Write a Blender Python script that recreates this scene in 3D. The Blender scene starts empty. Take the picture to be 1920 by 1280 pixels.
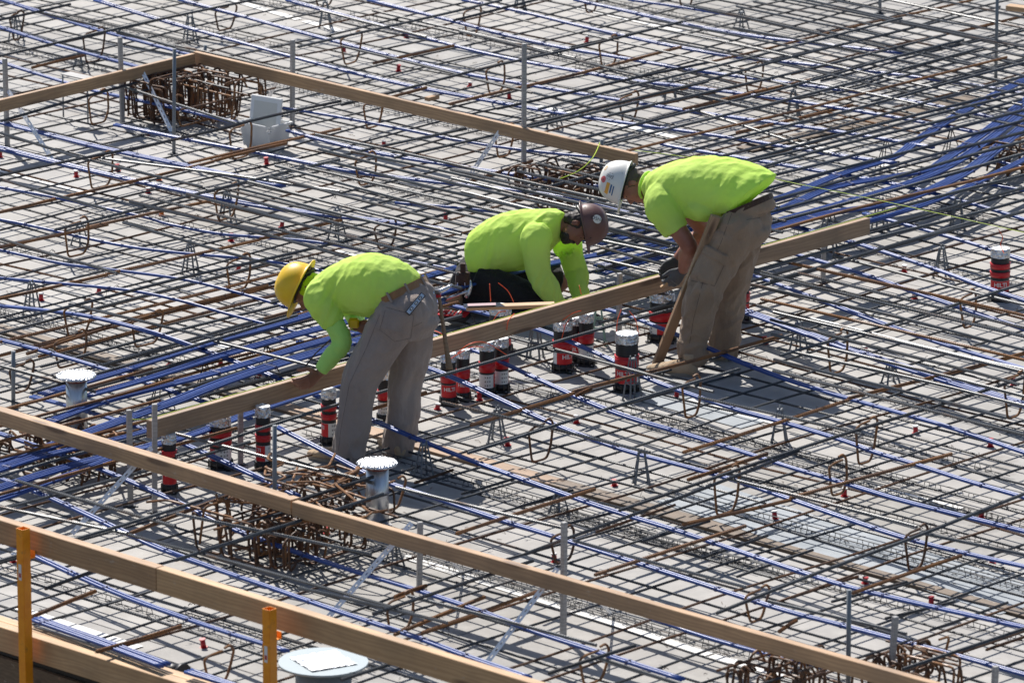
import bpy, bmesh, math, random
from mathutils import Vector, Matrix, noise
R = math.radians
rnd = random.Random(7)
S = bpy.context.scene
COL = S.collection

# ---------------------------------------------------------------- camera
FPX, PITCH, DIST = 12000.0, R(15.5), 41.4          # focal length in pixels of the 1920 px wide photograph
CAM = Vector((0, -DIST*math.cos(PITCH), DIST*math.sin(PITCH)))
FWD = Vector((0, math.cos(PITCH), -math.sin(PITCH)))
UPV = Vector((0, math.sin(PITCH), math.cos(PITCH)))
cd = bpy.data.cameras.new('camera'); cam = bpy.data.objects.new('camera', cd); COL.objects.link(cam)
cam.location = CAM; cam.rotation_euler = (math.pi/2 - PITCH, 0, 0)
cd.sensor_width = 36; cd.lens = FPX/1920*36; cd.clip_start = 1; cd.clip_end = 3000
cd.dof.use_dof = True; cd.dof.focus_distance = 41.2; cd.dof.aperture_fstop = 5.0
S.camera = cam
S.render.resolution_x, S.render.resolution_y = 1024, 682

# ---------------------------------------------------------------- sky, sun, exposure
SUN_TO = Vector((-0.36, 1.0, 1.20)).normalized()   # towards the sun: behind the deck and a little to the left
W = bpy.data.worlds.new('World'); S.world = W; W.use_nodes = True
nt = W.node_tree; nt.nodes.clear()
sky = nt.nodes.new('ShaderNodeTexSky'); sky.sky_type = 'NISHITA'; sky.sun_disc = False
sky.sun_elevation = math.asin(SUN_TO.z); sky.sun_rotation = math.atan2(SUN_TO.x, SUN_TO.y)
bg = nt.nodes.new('ShaderNodeBackground'); bg.inputs[1].default_value = 0.078
wo = nt.nodes.new('ShaderNodeOutputWorld')
nt.links.new(sky.outputs[0], bg.inputs[0]); nt.links.new(bg.outputs[0], wo.inputs[0])
sl = bpy.data.lights.new('sun', 'SUN'); sl.energy = 4.6; sl.angle = R(0.53); sl.color = (1.0, 0.95, 0.88)
so = bpy.data.objects.new('sun', sl); COL.objects.link(so)
so.rotation_euler = SUN_TO.to_track_quat('Z', 'Y').to_euler(); so.location = (0, 10, 20)
S.view_settings.view_transform = 'Standard'; S.view_settings.look = 'None'
S.view_settings.exposure = 0.57; S.view_settings.gamma = 1.0
S.cycles.max_bounces = 6; S.cycles.transparent_max_bounces = 8

# ---------------------------------------------------------------- pixel <-> place helpers
def ray(px, py):
    return (FWD + Vector((1, 0, 0))*((px-960)/FPX) + UPV*((640-py)/FPX))
def G(px, py, z=0.0):
    d = ray(px, py); t = (z-CAM.z)/d.z
    return CAM + d*t
def P(px, py, y):
    d = ray(px, py); t = (y-CAM.y)/d.y
    return CAM + d*t
def proj(p):
    q = Vector(p)-CAM; w = q.dot(FWD)
    return (960+FPX*q.x/w, 640-FPX*q.dot(UPV)/w)
UA = R(44)
U = Vector((math.cos(UA), -math.sin(UA), 0)); V = Vector((math.sin(UA), math.cos(UA), 0)); Z = Vector((0, 0, 1))

# ---------------------------------------------------------------- labels
MARKS = [((690, 865), 'the worker in the yellow hard hat'), ((960, 560), 'the kneeling worker'), ((1320, 690), 'the worker in the white hard hat'),
 ((500, 245), 'the white plastic tub'), ((375, 100), 'the far board corner'), ((360, 200), 'the far rusty stirrup cage'),
 ((1050, 330), 'the cage behind the hard hats'), ((520, 980), 'the cage under the near board'), ((708, 940), 'the foil-topped duct by yellow-hatted worker'),
 ((145, 770), 'the foil-topped duct by blue bundles'), ((607, 1240), 'the round grey lid'), ((52, 1130), 'the taller yellow guard post'),
 ((513, 1210), 'the shorter yellow guard post'), ((1874, 540), 'the lone fire sleeve'), ((983, 230), 'the tall wooden stake'),
 ((1633, 430), 'the far end of the long plank'), ((270, 850), 'the near end of the long plank'), ((1592, 1200), 'the grey pipe by near board'),
 ((1871, 110), 'the thin grey pipe at back'), ((1175, 730), 'the broad single fire sleeve'), ((880, 745), 'the paired fire sleeves'),
 ((1440, 1250), 'the cage at the bottom edge'), ((100, 850), 'the cage at left frame edge'), ((1056, 1150), 'the tall stake before near board'),
 ((1203, 300), 'the cut end of the far board'), ((1900, 290), 'the cage at right frame edge'), ((12, 220), 'the leaning strap at far left')]
USED = {}
ORD = ['', 'second ', 'third ', 'fourth ', 'fifth ', 'sixth ', 'seventh ', 'eighth ', 'ninth ', 'tenth ', 'eleventh ', 'twelfth ', 'thirteenth ', 'fourteenth ', 'fifteenth ', 'sixteenth ', 'seventeenth ', 'eighteenth ', 'nineteenth ', 'twentieth '] + ['twenty-'+w+' ' for w in ('first', 'second', 'third', 'fourth', 'fifth', 'sixth', 'seventh', 'eighth', 'ninth')] + ['thirtieth ']
def label_set(items):
    """items: list of (object, description, px, py); labels each by the landmark it stands nearest to."""
    by = {}
    for o, d, px, py in items:
        m = min(range(len(MARKS)), key=lambda i: (MARKS[i][0][0]-px)**2 + (2.2*(MARKS[i][0][1]-py))**2)
        dist = (MARKS[m][0][0]-px)**2 + (2.2*(MARKS[m][0][1]-py))**2
        by.setdefault((d, m), []).append((dist, o))
    for (d, m), l in by.items():
        l.sort(key=lambda t: t[0])
        for k, (_, o) in enumerate(l):
            q = USED.get((d, m), 0); USED[(d, m)] = q+1
            o['label'] = '%s, %snearest %s' % (d, ORD[min(q, 29)], MARKS[m][1])
def tag(o, label=None, cat=None, group=None, kind=None):
    if label: o['label'] = label
    if cat: o['category'] = cat
    if group: o['group'] = group
    if kind: o['kind'] = kind
    return o

# ---------------------------------------------------------------- materials
def mat(name, base=(.5, .5, .5), rough=.6, metal=0.0, spec=.5, build=None):
    m = bpy.data.materials.new(name); m.use_nodes = True
    n = m.node_tree; b = n.nodes['Principled BSDF']
    b.inputs['Base Color'].default_value = (*base, 1); b.inputs['Roughness'].default_value = rough
    b.inputs['Metallic'].default_value = metal; b.inputs['Specular IOR Level'].default_value = spec
    if build: build(n, b)
    return m
def nd(n, t, **kw):
    x = n.nodes.new(t)
    for k, v in kw.items():
        if k in ('inp',):
            for i, val in v.items(): x.inputs[i].default_value = val
        else: setattr(x, k, v)
    return x
def ramp(n, fac, stops):
    r = nd(n, 'ShaderNodeValToRGB'); cr = r.color_ramp
    while len(cr.elements) < len(stops): cr.elements.new(.5)
    for e, (p, c) in zip(cr.elements, stops):
        e.position = p; e.color = (*c, 1) if len(c) == 3 else c
    n.links.new(fac, r.inputs[0]); return r.outputs[0]
def mapped(n, scale=(1, 1, 1), src='Object', rnd_off=True):
    tc = nd(n, 'ShaderNodeTexCoord'); mp = nd(n, 'ShaderNodeMapping'); mp.inputs['Scale'].default_value = scale
    n.links.new(tc.outputs[src], mp.inputs['Vector'])
    if rnd_off:
        oi = nd(n, 'ShaderNodeObjectInfo'); mu = nd(n, 'ShaderNodeMath', operation='MULTIPLY', inp={1: 37.0})
        n.links.new(oi.outputs['Random'], mu.inputs[0]); n.links.new(mu.outputs[0], mp.inputs['Location'])
    return mp.outputs[0]
def noise_n(n, vec, scale, detail=4, rough=.55):
    t = nd(n, 'ShaderNodeTexNoise', inp={'Scale': scale, 'Detail': detail, 'Roughness': rough}); n.links.new(vec, t.inputs['Vector']); return t.outputs['Fac']
def mixc(n, fac, a, b, mode='MIX'):
    m = nd(n, 'ShaderNodeMix', data_type='RGBA', blend_type=mode)
    for i, v in ((0, fac), (6, a), (7, b)):
        if isinstance(v, (int, float)): m.inputs[i].default_value = v
        elif isinstance(v, tuple): m.inputs[i].default_value = (*v, 1)
        else: n.links.new(v, m.inputs[i])
    return m.outputs[2]
def bump(n, b, h, strength=.3, dist=.01):
    x = nd(n, 'ShaderNodeBump', inp={'Strength': strength, 'Distance': dist}); n.links.new(h, x.inputs['Height']); n.links.new(x.outputs[0], b.inputs['Normal'])
M = {}
def steel(name, dark, light, rust, amount, r0=.50, met=.12):
    def f(n, b):
        v = mapped(n, (1.5, 18, 18)); a = noise_n(n, v, 2.2, 5)
        c = ramp(n, a, [(.3, dark), (.7, light)])
        v2 = mapped(n, (2.2, 25, 25)); r = noise_n(n, v2, 1.4, 6, .65)
        fac = ramp(n, r, [(max(0, .72-amount), (0, 0, 0)), (max(.02, .86-amount), (1, 1, 1))])
        n.links.new(mixc(n, fac, c, rust), b.inputs['Base Color'])
        rr = ramp(n, fac, [(0, (r0,)*3), (1, (.85,)*3)]); n.links.new(rr, b.inputs['Roughness'])
    return mat(name, rough=.5, metal=met, build=f)
M['steel'] = steel('mill scale steel', (.016, .019, .024), (.048, .055, .066), (.13, .062, .030), .12)
M['steel_new'] = steel('grey steel', (.030, .036, .044), (.085, .095, .108), (.15, .08, .045), .08)
M['steel_glint'] = steel('steel with sun glint in colour', (.06, .065, .07), (.16, .165, .17), (.20, .12, .08), .16, .42, .30)  # lighter base colour carries the silvery sun highlights of the U bars
M['rust'] = steel('rusty steel', (.085, .040, .020), (.20, .10, .05), (.26, .12, .045), .30)
M['rust_dark'] = steel('dark rusty steel', (.035, .018, .011), (.085, .040, .02), (.13, .055, .022), .28)
def blue_f(n, b):
    v = mapped(n, (1, 1, 1)); a = noise_n(n, v, 3, 3)
    n.links.new(ramp(n, a, [(.3, (.012, .045, .20)), (.7, (.024, .072, .29))]), b.inputs['Base Color'])
    n.links.new(ramp(n, noise_n(n, mapped(n, (4, 4, 4)), 6, 4), [(.35, (.34,)*3), (.7, (.46,)*3)]), b.inputs['Roughness'])
M['blue'] = mat('blue plastic sheathing', rough=.3, spec=.42, build=blue_f)
M['blue_tape'] = mat('dark blue tape', (.015, .03, .14), .5)
def wood(name, c1, c2, c3, knots=True, sat=1):
    def f(n, b):
        v = mapped(n, (.9, 9, 9)); a = noise_n(n, v, 3.0, 6, .6)
        w = nd(n, 'ShaderNodeTexWave', wave_type='BANDS', bands_direction='Z', inp={'Scale': 5.5, 'Distortion': 9.0, 'Detail': 3.0, 'Detail Scale': 1.2})
        v3 = mapped(n, (.35, 2.5, 2.5)); n.links.new(v3, w.inputs['Vector'])
        c = mixc(n, ramp(n, a, [(.3, (0,)*3), (.75, (1,)*3)]), c1, c2)
        c = mixc(n, ramp(n, w.outputs['Fac'], [(.0, (0,)*3), (1, (.55,)*3)]), c, c3)
        if knots:
            vo = nd(n, 'ShaderNodeTexVoronoi', inp={'Scale': 1.0}); n.links.new(mapped(n, (1.3, 7, 7)), vo.inputs['Vector'])
            c = mixc(n, ramp(n, vo.outputs['Distance'], [(.10, (.9,)*3), (.17, (0,)*3)]), c, (c3[0]*.45, c3[1]*.4, c3[2]*.4))
        st = noise_n(n, mapped(n, (2, 2, 2)), 1.1, 4)
        c = mixc(n, ramp(n, st, [(.45, (0,)*3), (.7, (.65,)*3)]), c, (c1[0]*.45, c1[1]*.45, c1[2]*.48))
        c = mixc(n, ramp(n, noise_n(n, mapped(n, (5, 9, 9)), 2.2, 6, .75), [(.62, (0,)*3), (.72, (.6,)*3)]), c, (.50, .46, .41))
        n.links.new(c, b.inputs['Base Color']); bump(n, b, a, .35, .004)
    return mat(name, rough=.52, spec=.5, build=f)
M['lumber'] = wood('fir lumber', (.50, .315, .17), (.40, .24, .125), (.27, .155, .08))
M['lumber_new'] = wood('new pale lumber', (.62, .40, .21), (.50, .31, .155), (.38, .22, .11))
M['plank'] = wood('weathered plank', (.46, .305, .19), (.34, .215, .13), (.23, .14, .08))
M['lumber_dark'] = wood('old form lumber', (.20, .14, .09), (.13, .092, .06), (.10, .07, .045))
M['stake'] = wood('grey weathered stake', (.42, .41, .40), (.33, .32, .31), (.24, .23, .22), False)
def deck_f(n, b):
    tc = nd(n, 'ShaderNodeTexCoord'); g = nd(n, 'ShaderNodeNewGeometry')
    oi = nd(n, 'ShaderNodeObjectInfo')
    base = ramp(n, oi.outputs['Random'], [(0, (.25, .245, .235)), (.25, (.36, .35, .34)), (.55, (.41, .40, .385)), (.8, (.29, .287, .282)), (1, (.38, .377, .375))])
    def nz(s, d=5, r=.6):
        t = nd(n, 'ShaderNodeTexNoise', inp={'Scale': s, 'Detail': d, 'Roughness': r}); n.links.new(g.outputs['Position'], t.inputs['Vector']); return t.outputs['Fac']
    c = mixc(n, ramp(n, nz(.9), [(.35, (0,)*3), (.75, (.75,)*3)]), base, (.25, .24, .23))
    c = mixc(n, ramp(n, nz(5.5, 6, .7), [(.45, (0,)*3), (.75, (.6,)*3)]), c, (.46, .445, .42))
    c = mixc(n, ramp(n, nz(17, 4, .7), [(.55, (0,)*3), (.8, (.30,)*3)]), c, (.24, .22, .20))
    c = mixc(n, ramp(n, nz(2.3, 7, .75), [(.62, (0,)*3), (.74, (.5,)*3)]), c, (.38, .23, .12))
    c = mixc(n, ramp(n, nz(1.3, 8, .7), [(.58, (0,)*3), (.66, (.5,)*3), (.70, (0,)*3)]), c, (.20, .18, .16))
    c = mixc(n, ramp(n, nz(.45, 3, .5), [(.40, (.30,)*3), (.60, (0,)*3)]), c, (.31, .285, .25))
    n.links.new(c, b.inputs['Base Color'])
    n.links.new(ramp(n, nz(3), [(.3, (.62,)*3), (.7, (.85,)*3)]), b.inputs['Roughness'])
    bump(n, b, nz(40, 3), .15, .003)
M['deck'] = mat('grey form plywood', rough=.75, spec=.35, build=deck_f)
def tin_f(n, b):
    n.links.new(ramp(n, noise_n(n, mapped(n, (3, 3, 3)), 2, 5), [(.3, (.21, .235, .26)), (.7, (.29, .315, .34))]), b.inputs['Base Color'])
M['sheet'] = mat('grey blue sheet', rough=.5, metal=.2, build=tin_f)
M['white_strip'] = mat('white strip', (.74, .73, .70), .6)
M['gap'] = mat('dark joint', (.05, .045, .04), .9)
M['soil'] = mat('soil', (.10, .08, .06), .95)
M['red'] = mat('red plastic', (.50, .008, .016), .38)
M['red_cap'] = mat('red insert plastic', (.42, .012, .02), .45)
M['orange_pl'] = mat('orange plastic', (.75, .18, .02), .45)
M['white_pl'] = mat('white plastic', (.75, .74, .72), .4)
M['black'] = mat('black rubber', (.012, .012, .014), .45)
M['label_white'] = mat('white label', (.72, .72, .70), .5)
M['label_red'] = mat('red label', (.58, .008, .014), .45)
M['ink'] = mat('black ink', (.03, .03, .03), .6)
def foil_f(n, b):
    v = mapped(n, (1, 1, 1), 'Object')
    vo = nd(n, 'ShaderNodeTexVoronoi', inp={'Scale': 55.0}, feature='F1'); n.links.new(v, vo.inputs['Vector'])
    bump(n, b, vo.outputs['Distance'], .9, .012)
    n.links.new(ramp(n, noise_n(n, v, 30, 3), [(.35, (.45, .46, .48)), (.65, (.85, .86, .88))]), b.inputs['Base Color'])
M['foil'] = mat('crinkled foil', rough=.28, metal=.9, build=foil_f)
M['foil_top'] = mat('foil lid', (.74, .75, .77), rough=.45, metal=.5)
def galv_f(n, b):
    v = mapped(n, (1, 1, .15)); n.links.new(ramp(n, noise_n(n, v, 22, 4), [(.35, (.42, .43, .45)), (.7, (.70, .71, .73))]), b.inputs['Base Color'])
M['galv'] = mat('galvanised tube', rough=.32, metal=.85, build=galv_f)
M['pvc'] = mat('grey conduit', (.16, .18, .20), .5)
M['chair'] = mat('grey chair plastic', (.14, .155, .17), .5)
M['chair_green'] = mat('green chair plastic', (.20, .33, .27), .5)
M['wire'] = mat('tie wire', (.045, .035, .03), .5, .5)
M['strap'] = mat('white perforated strap', (.86, .87, .90), .45)
def yel_f(n, b):
    n.links.new(ramp(n, noise_n(n, mapped(n, (3, 3, 3)), 4, 6, .7), [(.35, (.80, .26, .010)), (.58, (.90, .33, .012)), (.72, (.55, .20, .03)), (.85, (.25, .20, .17))]), b.inputs['Base Color'])
M['yellow_post'] = mat('yellow painted post', rough=.45, build=yel_f)
M['lid_grey'] = mat('pale grey lid', (.33, .39, .42), .5)
def tub_f(n, b):
    b.inputs['Transmission Weight'].default_value = .5
M['tub'] = mat('milky plastic', (.72, .74, .76), .35, build=tub_f)
M['tub_lid'] = mat('cream lid plastic', (.62, .60, .54), .45)
M['string'] = mat('yellow green string', (.62, .80, .06), .6)
M['orange'] = mat('orange cord', (.85, .10, .02), .5)
M['tool_steel'] = mat('polished steel', (.55, .56, .58), .25, .9)
M['tool_handle'] = wood('hickory handle', (.30, .20, .11), (.24, .15, .085), (.17, .10, .06), False)

# ---------------------------------------------------------------- geometry helpers
def link(name, me, parent=None, mats=None):
    o = bpy.data.objects.new(name, me); COL.objects.link(o)
    if parent is not None: o.parent = parent
    return o
def obj(name, bm, material, parent=None, smooth=False):
    me = bpy.data.meshes.new(name); bmesh.ops.recalc_face_normals(bm, faces=bm.faces); bm.to_mesh(me); bm.free()
    for m in (material if isinstance(material, (list, tuple)) else [material]): me.materials.append(m)
    if smooth: me.polygons.foreach_set('use_smooth', [True]*len(me.polygons))
    return link(name, me, parent)
def empty(name, loc=(0, 0, 0), rz=0.0):
    o = bpy.data.objects.new(name, None); COL.objects.link(o); o.location = loc; o.rotation_euler = (0, 0, rz); o.empty_display_size = .1
    return o
def box(bm, lo, hi, bev=0.0, mi=0):
    ctr = [(a+b)/2 for a, b in zip(lo, hi)]; sz = [abs(b-a) for a, b in zip(lo, hi)]
    r = bmesh.ops.create_cube(bm, size=1.0, matrix=Matrix.Translation(ctr) @ Matrix.Diagonal((*sz, 1)))
    fs = {f for v in r['verts'] for f in v.link_faces}
    for f in fs: f.material_index = mi
    if bev: bmesh.ops.bevel(bm, geom=list({e for f in fs for e in f.edges}), offset=bev, segments=1, affect='EDGES')
def ring_frames(pts):
    out = []; t0 = (pts[1]-pts[0]).normalized()
    ref = Z if abs(t0.z) < .9 else Vector((1, 0, 0))
    a = (ref - t0*ref.dot(t0)).normalized()
    for i, p in enumerate(pts):
        t = (pts[min(i+1, len(pts)-1)] - pts[max(i-1, 0)])
        t = t.normalized() if t.length > 1e-9 else t0
        a = (a - t*a.dot(t)); a = a.normalized() if a.length > 1e-6 else t.orthogonal().normalized()
        out.append((t, a, t.cross(a)))
    return out
def tube(bm, pts, r, n=6, cap=True, mi=0):
    pts = [Vector(p) for p in pts]; rs = r if isinstance(r, (list, tuple)) else [r]*len(pts)
    rings = []
    for p, (t, a, b), q in zip(pts, ring_frames(pts), rs):
        rings.append([bm.verts.new(p + (a*math.cos(k*2*math.pi/n) + b*math.sin(k*2*math.pi/n))*q) for k in range(n)])
    for A, B in zip(rings, rings[1:]):
        for k in range(n):
            f = bm.faces.new((A[k], A[(k+1) % n], B[(k+1) % n], B[k])); f.material_index = mi; f.smooth = n > 6
    if cap:
        for ring in (rings[0], rings[-1]):
            f = bm.faces.new(ring); f.material_index = mi
def catmull(pts, k=5):
    P_ = [Vector(p) for p in pts]; out = []
    for i in range(len(P_)-1):
        p0 = P_[max(i-1, 0)]; p1 = P_[i]; p2 = P_[i+1]; p3 = P_[min(i+2, len(P_)-1)]
        for j in range(k):
            t = j/k
            out.append(.5*((2*p1) + (p2-p0)*t + (2*p0-5*p1+4*p2-p3)*t*t + (3*p1-p0-3*p2+p3)*t**3))
    out.append(P_[-1]); return out
def round_corners(pts, r=.03, k=4):
    P_ = [Vector(p) for p in pts]; out = [P_[0]]
    for i in range(1, len(P_)-1):
        a = (P_[i-1]-P_[i]); b = (P_[i+1]-P_[i]); q = min(r, a.length*.45, b.length*.45)
        A = P_[i]+a.normalized()*q; B = P_[i]+b.normalized()*q
        for j in range(k+1):
            t = j/k; out.append(A*(1-t)**2 + P_[i]*2*t*(1-t) + B*t*t)
    out.append(P_[-1]); return out
def cyl(bm, r0, r1, z0, z1, n=24, mi=0, cap=True, c=(0, 0)):
    A = [bm.verts.new((c[0]+r0*math.cos(k*2*math.pi/n), c[1]+r0*math.sin(k*2*math.pi/n), z0)) for k in range(n)]
    B = [bm.verts.new((c[0]+r1*math.cos(k*2*math.pi/n), c[1]+r1*math.sin(k*2*math.pi/n), z1)) for k in range(n)]
    for k in range(n):
        f = bm.faces.new((A[k], A[(k+1) % n], B[(k+1) % n], B[k])); f.material_index = mi; f.smooth = True
    if cap:
        f = bm.faces.new(A); f.material_index = mi; f = bm.faces.new(B); f.material_index = mi
def along(p0, p1, up=Z):
    p0 = Vector(p0); p1 = Vector(p1); x = (p1-p0).normalized(); y = up.cross(x).normalized(); z = x.cross(y)
    m = Matrix((x, y, z)).transposed().to_4x4(); m.translation = p0; return m
def board(name, p0, p1, w, h, material, parent=None, bev=.003, up=Z):
    """a timber from p0 to p1 (bottom centre line), w thick, h tall; its own x axis runs along it"""
    L = (Vector(p1)-Vector(p0)).length; bm = bmesh.new()
    box(bm, (0, -w/2, 0), (L, w/2, h), bev)
    o = obj(name, bm, material, parent); o.matrix_world = along(p0, p1, up); return o
# ================================================================ SETTING
# deck of grey form panels laid on the grid, frame of visible ground + margin
deck = tag(empty('deck'), kind='structure')
EDGE_V = None
# the deck's near edge runs along U just outside the toe board
edge_pt = G(0, 1188, 0.0)
edge_v = edge_pt.dot(V)
def inside(p, m=40):
    x, y = proj(p); return -m < x < 1920+m and -m < y < 1280+m
pm = {}
def panel_mesh(w, d):
    k = (round(w, 2), round(d, 2))
    if k not in pm:
        bm = bmesh.new(); box(bm, (.004, .004, -.018), (w-.004, d-.004, 0), .002)
        me = bpy.data.meshes.new('panel'); bm.to_mesh(me); bm.free(); me.materials.append(M['deck']); pm[k] = me
    return pm[k]
def uvp(u, v, z=0.0): return U*u + V*v + Z*z
PW, PL = 1.22, 2.44
trench_v = G(1010, 905).dot(V)
nv = 0
rows = []
v = trench_v + .16
while v < trench_v + 26: rows.append((v, min(PW, 99))); v += PW
v = trench_v - .02
while v > edge_v + .05:
    d = min(PW, v-edge_v); rows.append((v-d, d)); v -= d
for ri, (v0, d) in enumerate(rows):
    off = (ri % 2)*PL/2 + .37
    for k in range(-9, 9):
        u0 = k*PL + off
        c = [proj(uvp(u0+a*PL, v0+b*d)) for a, b in ((0, 0), (1, 0), (0, 1), (1, 1))]
        xs = [q[0] for q in c]; ys = [q[1] for q in c]
        if max(xs) < -150 or min(xs) > 2070 or max(ys) < -150 or min(ys) > 1400: continue
        o = link('plywood_panel', panel_mesh(PL, d), deck); o.location = uvp(u0, v0); o.rotation_euler = (0, 0, -UA)
        o.location.z = rnd.uniform(-.001, .001)
bm = bmesh.new()
ang = Matrix.Rotation(-UA, 4, 'Z')
def ubox(bm, u0, u1, v0, v1, z0, z1):
    vs = [bm.verts.new(uvp(a, b, c)) for a in (u0, u1) for b in (v0, v1) for c in (z0, z1)]
    for q in ((0, 1, 3, 2), (4, 6, 7, 5), (0, 4, 5, 1), (2, 3, 7, 6), (0, 2, 6, 4), (1, 5, 7, 3)): bm.faces.new([vs[i] for i in q])
ubox(bm, -30, 34, edge_v+.01, trench_v+30, -.12, -.024)
obj('deck_underlay', bm, M['gap'], deck)
# timber filler strips where two runs of panels meet
for k in range(-6, 8):
    u0 = k*2.4
    if not (inside(uvp(u0, trench_v), 500) or inside(uvp(u0+2.4, trench_v), 500)): continue
    bm = bmesh.new(); box(bm, (.002, 0, -.018), (2.398, .085, .012), .002); box(bm, (.002, .087, -.018), (2.398, .158, .002), .002)
    o = obj('filler_board', bm, M['lumber_dark' if k % 3 else 'plank'], deck); o.location = uvp(u0, trench_v); o.rotation_euler = (0, 0, -UA)
# long timber strip running away under the tendons at the back right
a, b_ = G(1395, 283), G(1840, 182)
vv = a.dot(U)
for k in range(4):
    t0, t1 = k/4, (k+1)/4
    board('filler_board', a.lerp(b_, t0)+Z*.004, a.lerp(b_, t1-.003)+Z*.004, .17, .012, M['lumber_dark'], deck)
# grey-blue sheets and pale joint strips on the deck
def flat(name, px0, px1, w, z, h, m, along_v=False):
    p0, p1 = G(*px0), G(*px1); p0.z = p1.z = z
    return board(name, p0, p1, w, h, m, deck, bev=.0005)
flat('cover_sheet', (1290, 925), (1935, 1135), .52, .003, .002, M['sheet'])
flat('cover_sheet', (1200, 735), (1420, 795), .30, .003, .002, M['sheet'])
for s in [((755, 1043), (1060, 1140)), ((1075, 1146), (1330, 1228)), ((1335, 1230), (1500, 1275)), ((430, 0), (560, 38)), ((572, 41), (640, 60)), ((1080, 15), (1280, 60)), ((1290, 750), (1460, 795)),
          ((1010, 200), (1280, 262)), ((1500, 270), (1690, 320)), ((380, 640), (480, 668)), ((1640, 915), (1800, 955)), ((620, 470), (830, 525)), ((0, 320), (170, 365)), ((700, 640), (770, 660)),
          ((30, 1140), (260, 1215))]:
    flat('joint_strip', s[0], s[1], .075, .0045, .0015, M['white_strip'])
# void below the slab edge
bm = bmesh.new()
for q in ((-400, -400), (400, -400), (400, 600), (-400, 600)): bm.verts.new((q[0], q[1], -4.2))
bm.faces.new(bm.verts); tag(obj('ground', bm, M['soil']), kind='structure')

# ================================================================ REBAR
BAR_LEN = [1.2, 2.4, 4.0, 6.5, 10.0, 15.0]
bar_me = {}
def make_bar_mesh(L, var):
    bm = bmesh.new(); r = .0078; pitch = .0155; n = int(L/pitch); q = random.Random(var*17+int(L*10))
    ph1, ph2 = q.uniform(0, 6), q.uniform(0, 6); am = .004 + .0012*L
    pts, rs = [], []
    for i in range(n):
        x = i*pitch
        for dx, rr in ((0, r*.92), (pitch*.5, r*.92), (pitch*.62, r*1.17), (pitch*.88, r*1.17)):
            xx = x+dx
            pts.append(Vector((xx, am*math.sin(xx*1.1+ph1)*.7 + am*.4*math.sin(xx*2.7+ph2), am*.6*math.sin(xx*1.7+ph2)))); rs.append(rr)
    rings = []; m = 6
    for p, rr in zip(pts, rs):
        rings.append([bm.verts.new(p+Vector((0, rr*math.cos(k*2*math.pi/m), rr*math.sin(k*2*math.pi/m)))) for k in range(m)])
    for A, B in zip(rings, rings[1:]):
        for k in range(m): bm.faces.new((A[k], B[k], B[(k+1) % m], A[(k+1) % m])).smooth = False
    bm.faces.new(rings[0][::-1]); bm.faces.new(rings[-1])
    me = bpy.data.meshes.new('bar'); bm.to_mesh(me); bm.free(); me.materials.append(M['steel']); return me
CLEAR = [((868, 380, 1118, 612), G(0, 575).y+.75), ((1262, 400, 1445, 690), G(0, 700).y+.35), ((612, 500, 825, 862), G(0, 868).y+.45)]   # where the crew stand
def blocked(p):
    if p.z < .09: return False
    x, y = proj(p)
    return any(b[0] < x < b[2] and b[1] < y < b[3] and p.y < yy for b, yy in CLEAR)
def bar(name, p0, p1, material, cat='rebar', scale=1.0, cut=True):
    """one straight ribbed bar; where it would run through someone it is stopped short"""
    p0, p1 = Vector(p0), Vector(p1)
    if cut and p0.z > .09:
        n = 60; free = [not blocked(p0.lerp(p1, i/n)) for i in range(n+1)]
        if not all(free):
            runs_, st = [], None
            for i, f_ in enumerate(free+[False]):
                if f_ and st is None: st = i
                if not f_ and st is not None: runs_.append((st, i-1)); st = None
            if not runs_: return None
            a, b_ = max(runs_, key=lambda t: t[1]-t[0])
            for r_ in runs_:
                if r_ != (a, b_) and r_[1]-r_[0] > 8: EXTRA.append((p0.lerp(p1, r_[0]/n), p0.lerp(p1, r_[1]/n), material, scale))
            if b_-a < 3: return None
            p0, p1 = p0.lerp(p1, a/n), p0.lerp(p1, b_/n)
    return bar_(name, p0, p1, material, cat, scale)
EXTRA = []
def bar_(name, p0, p1, material, cat='rebar', scale=1.0):
    p0, p1 = Vector(p0), Vector(p1); L = (p1-p0).length
    k = min(range(len(BAR_LEN)), key=lambda i: abs(math.log(BAR_LEN[i]/L)))
    var = rnd.randrange(2); key = (k, var)
    if key not in bar_me: bar_me[key] = make_bar_mesh(BAR_LEN[k], var)
    o = link(name, bar_me[key]); m = along(p0, p1)
    o.matrix_world = m @ Matrix.Rotation(rnd.uniform(0, 6.28), 4, 'X') @ Matrix.Diagonal((L/BAR_LEN[k], scale, scale, 1))
    o.material_slots[0].link = 'OBJECT'; o.material_slots[0].material = material
    o['category'] = cat
    return o
def clip_line(fixed, along_u, z, m=70):
    """range of the other coordinate for which the line is in frame"""
    vis = []
    t = -14.0
    while t < 16:
        p = uvp(t, fixed, z) if along_u else uvp(fixed, t, z)
        if p.dot(V) > edge_v+.05 and inside(p, m): vis.append(t)
        t += .1
    return (min(vis), max(vis)) if len(vis) > 4 else None
rl = []
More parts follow.
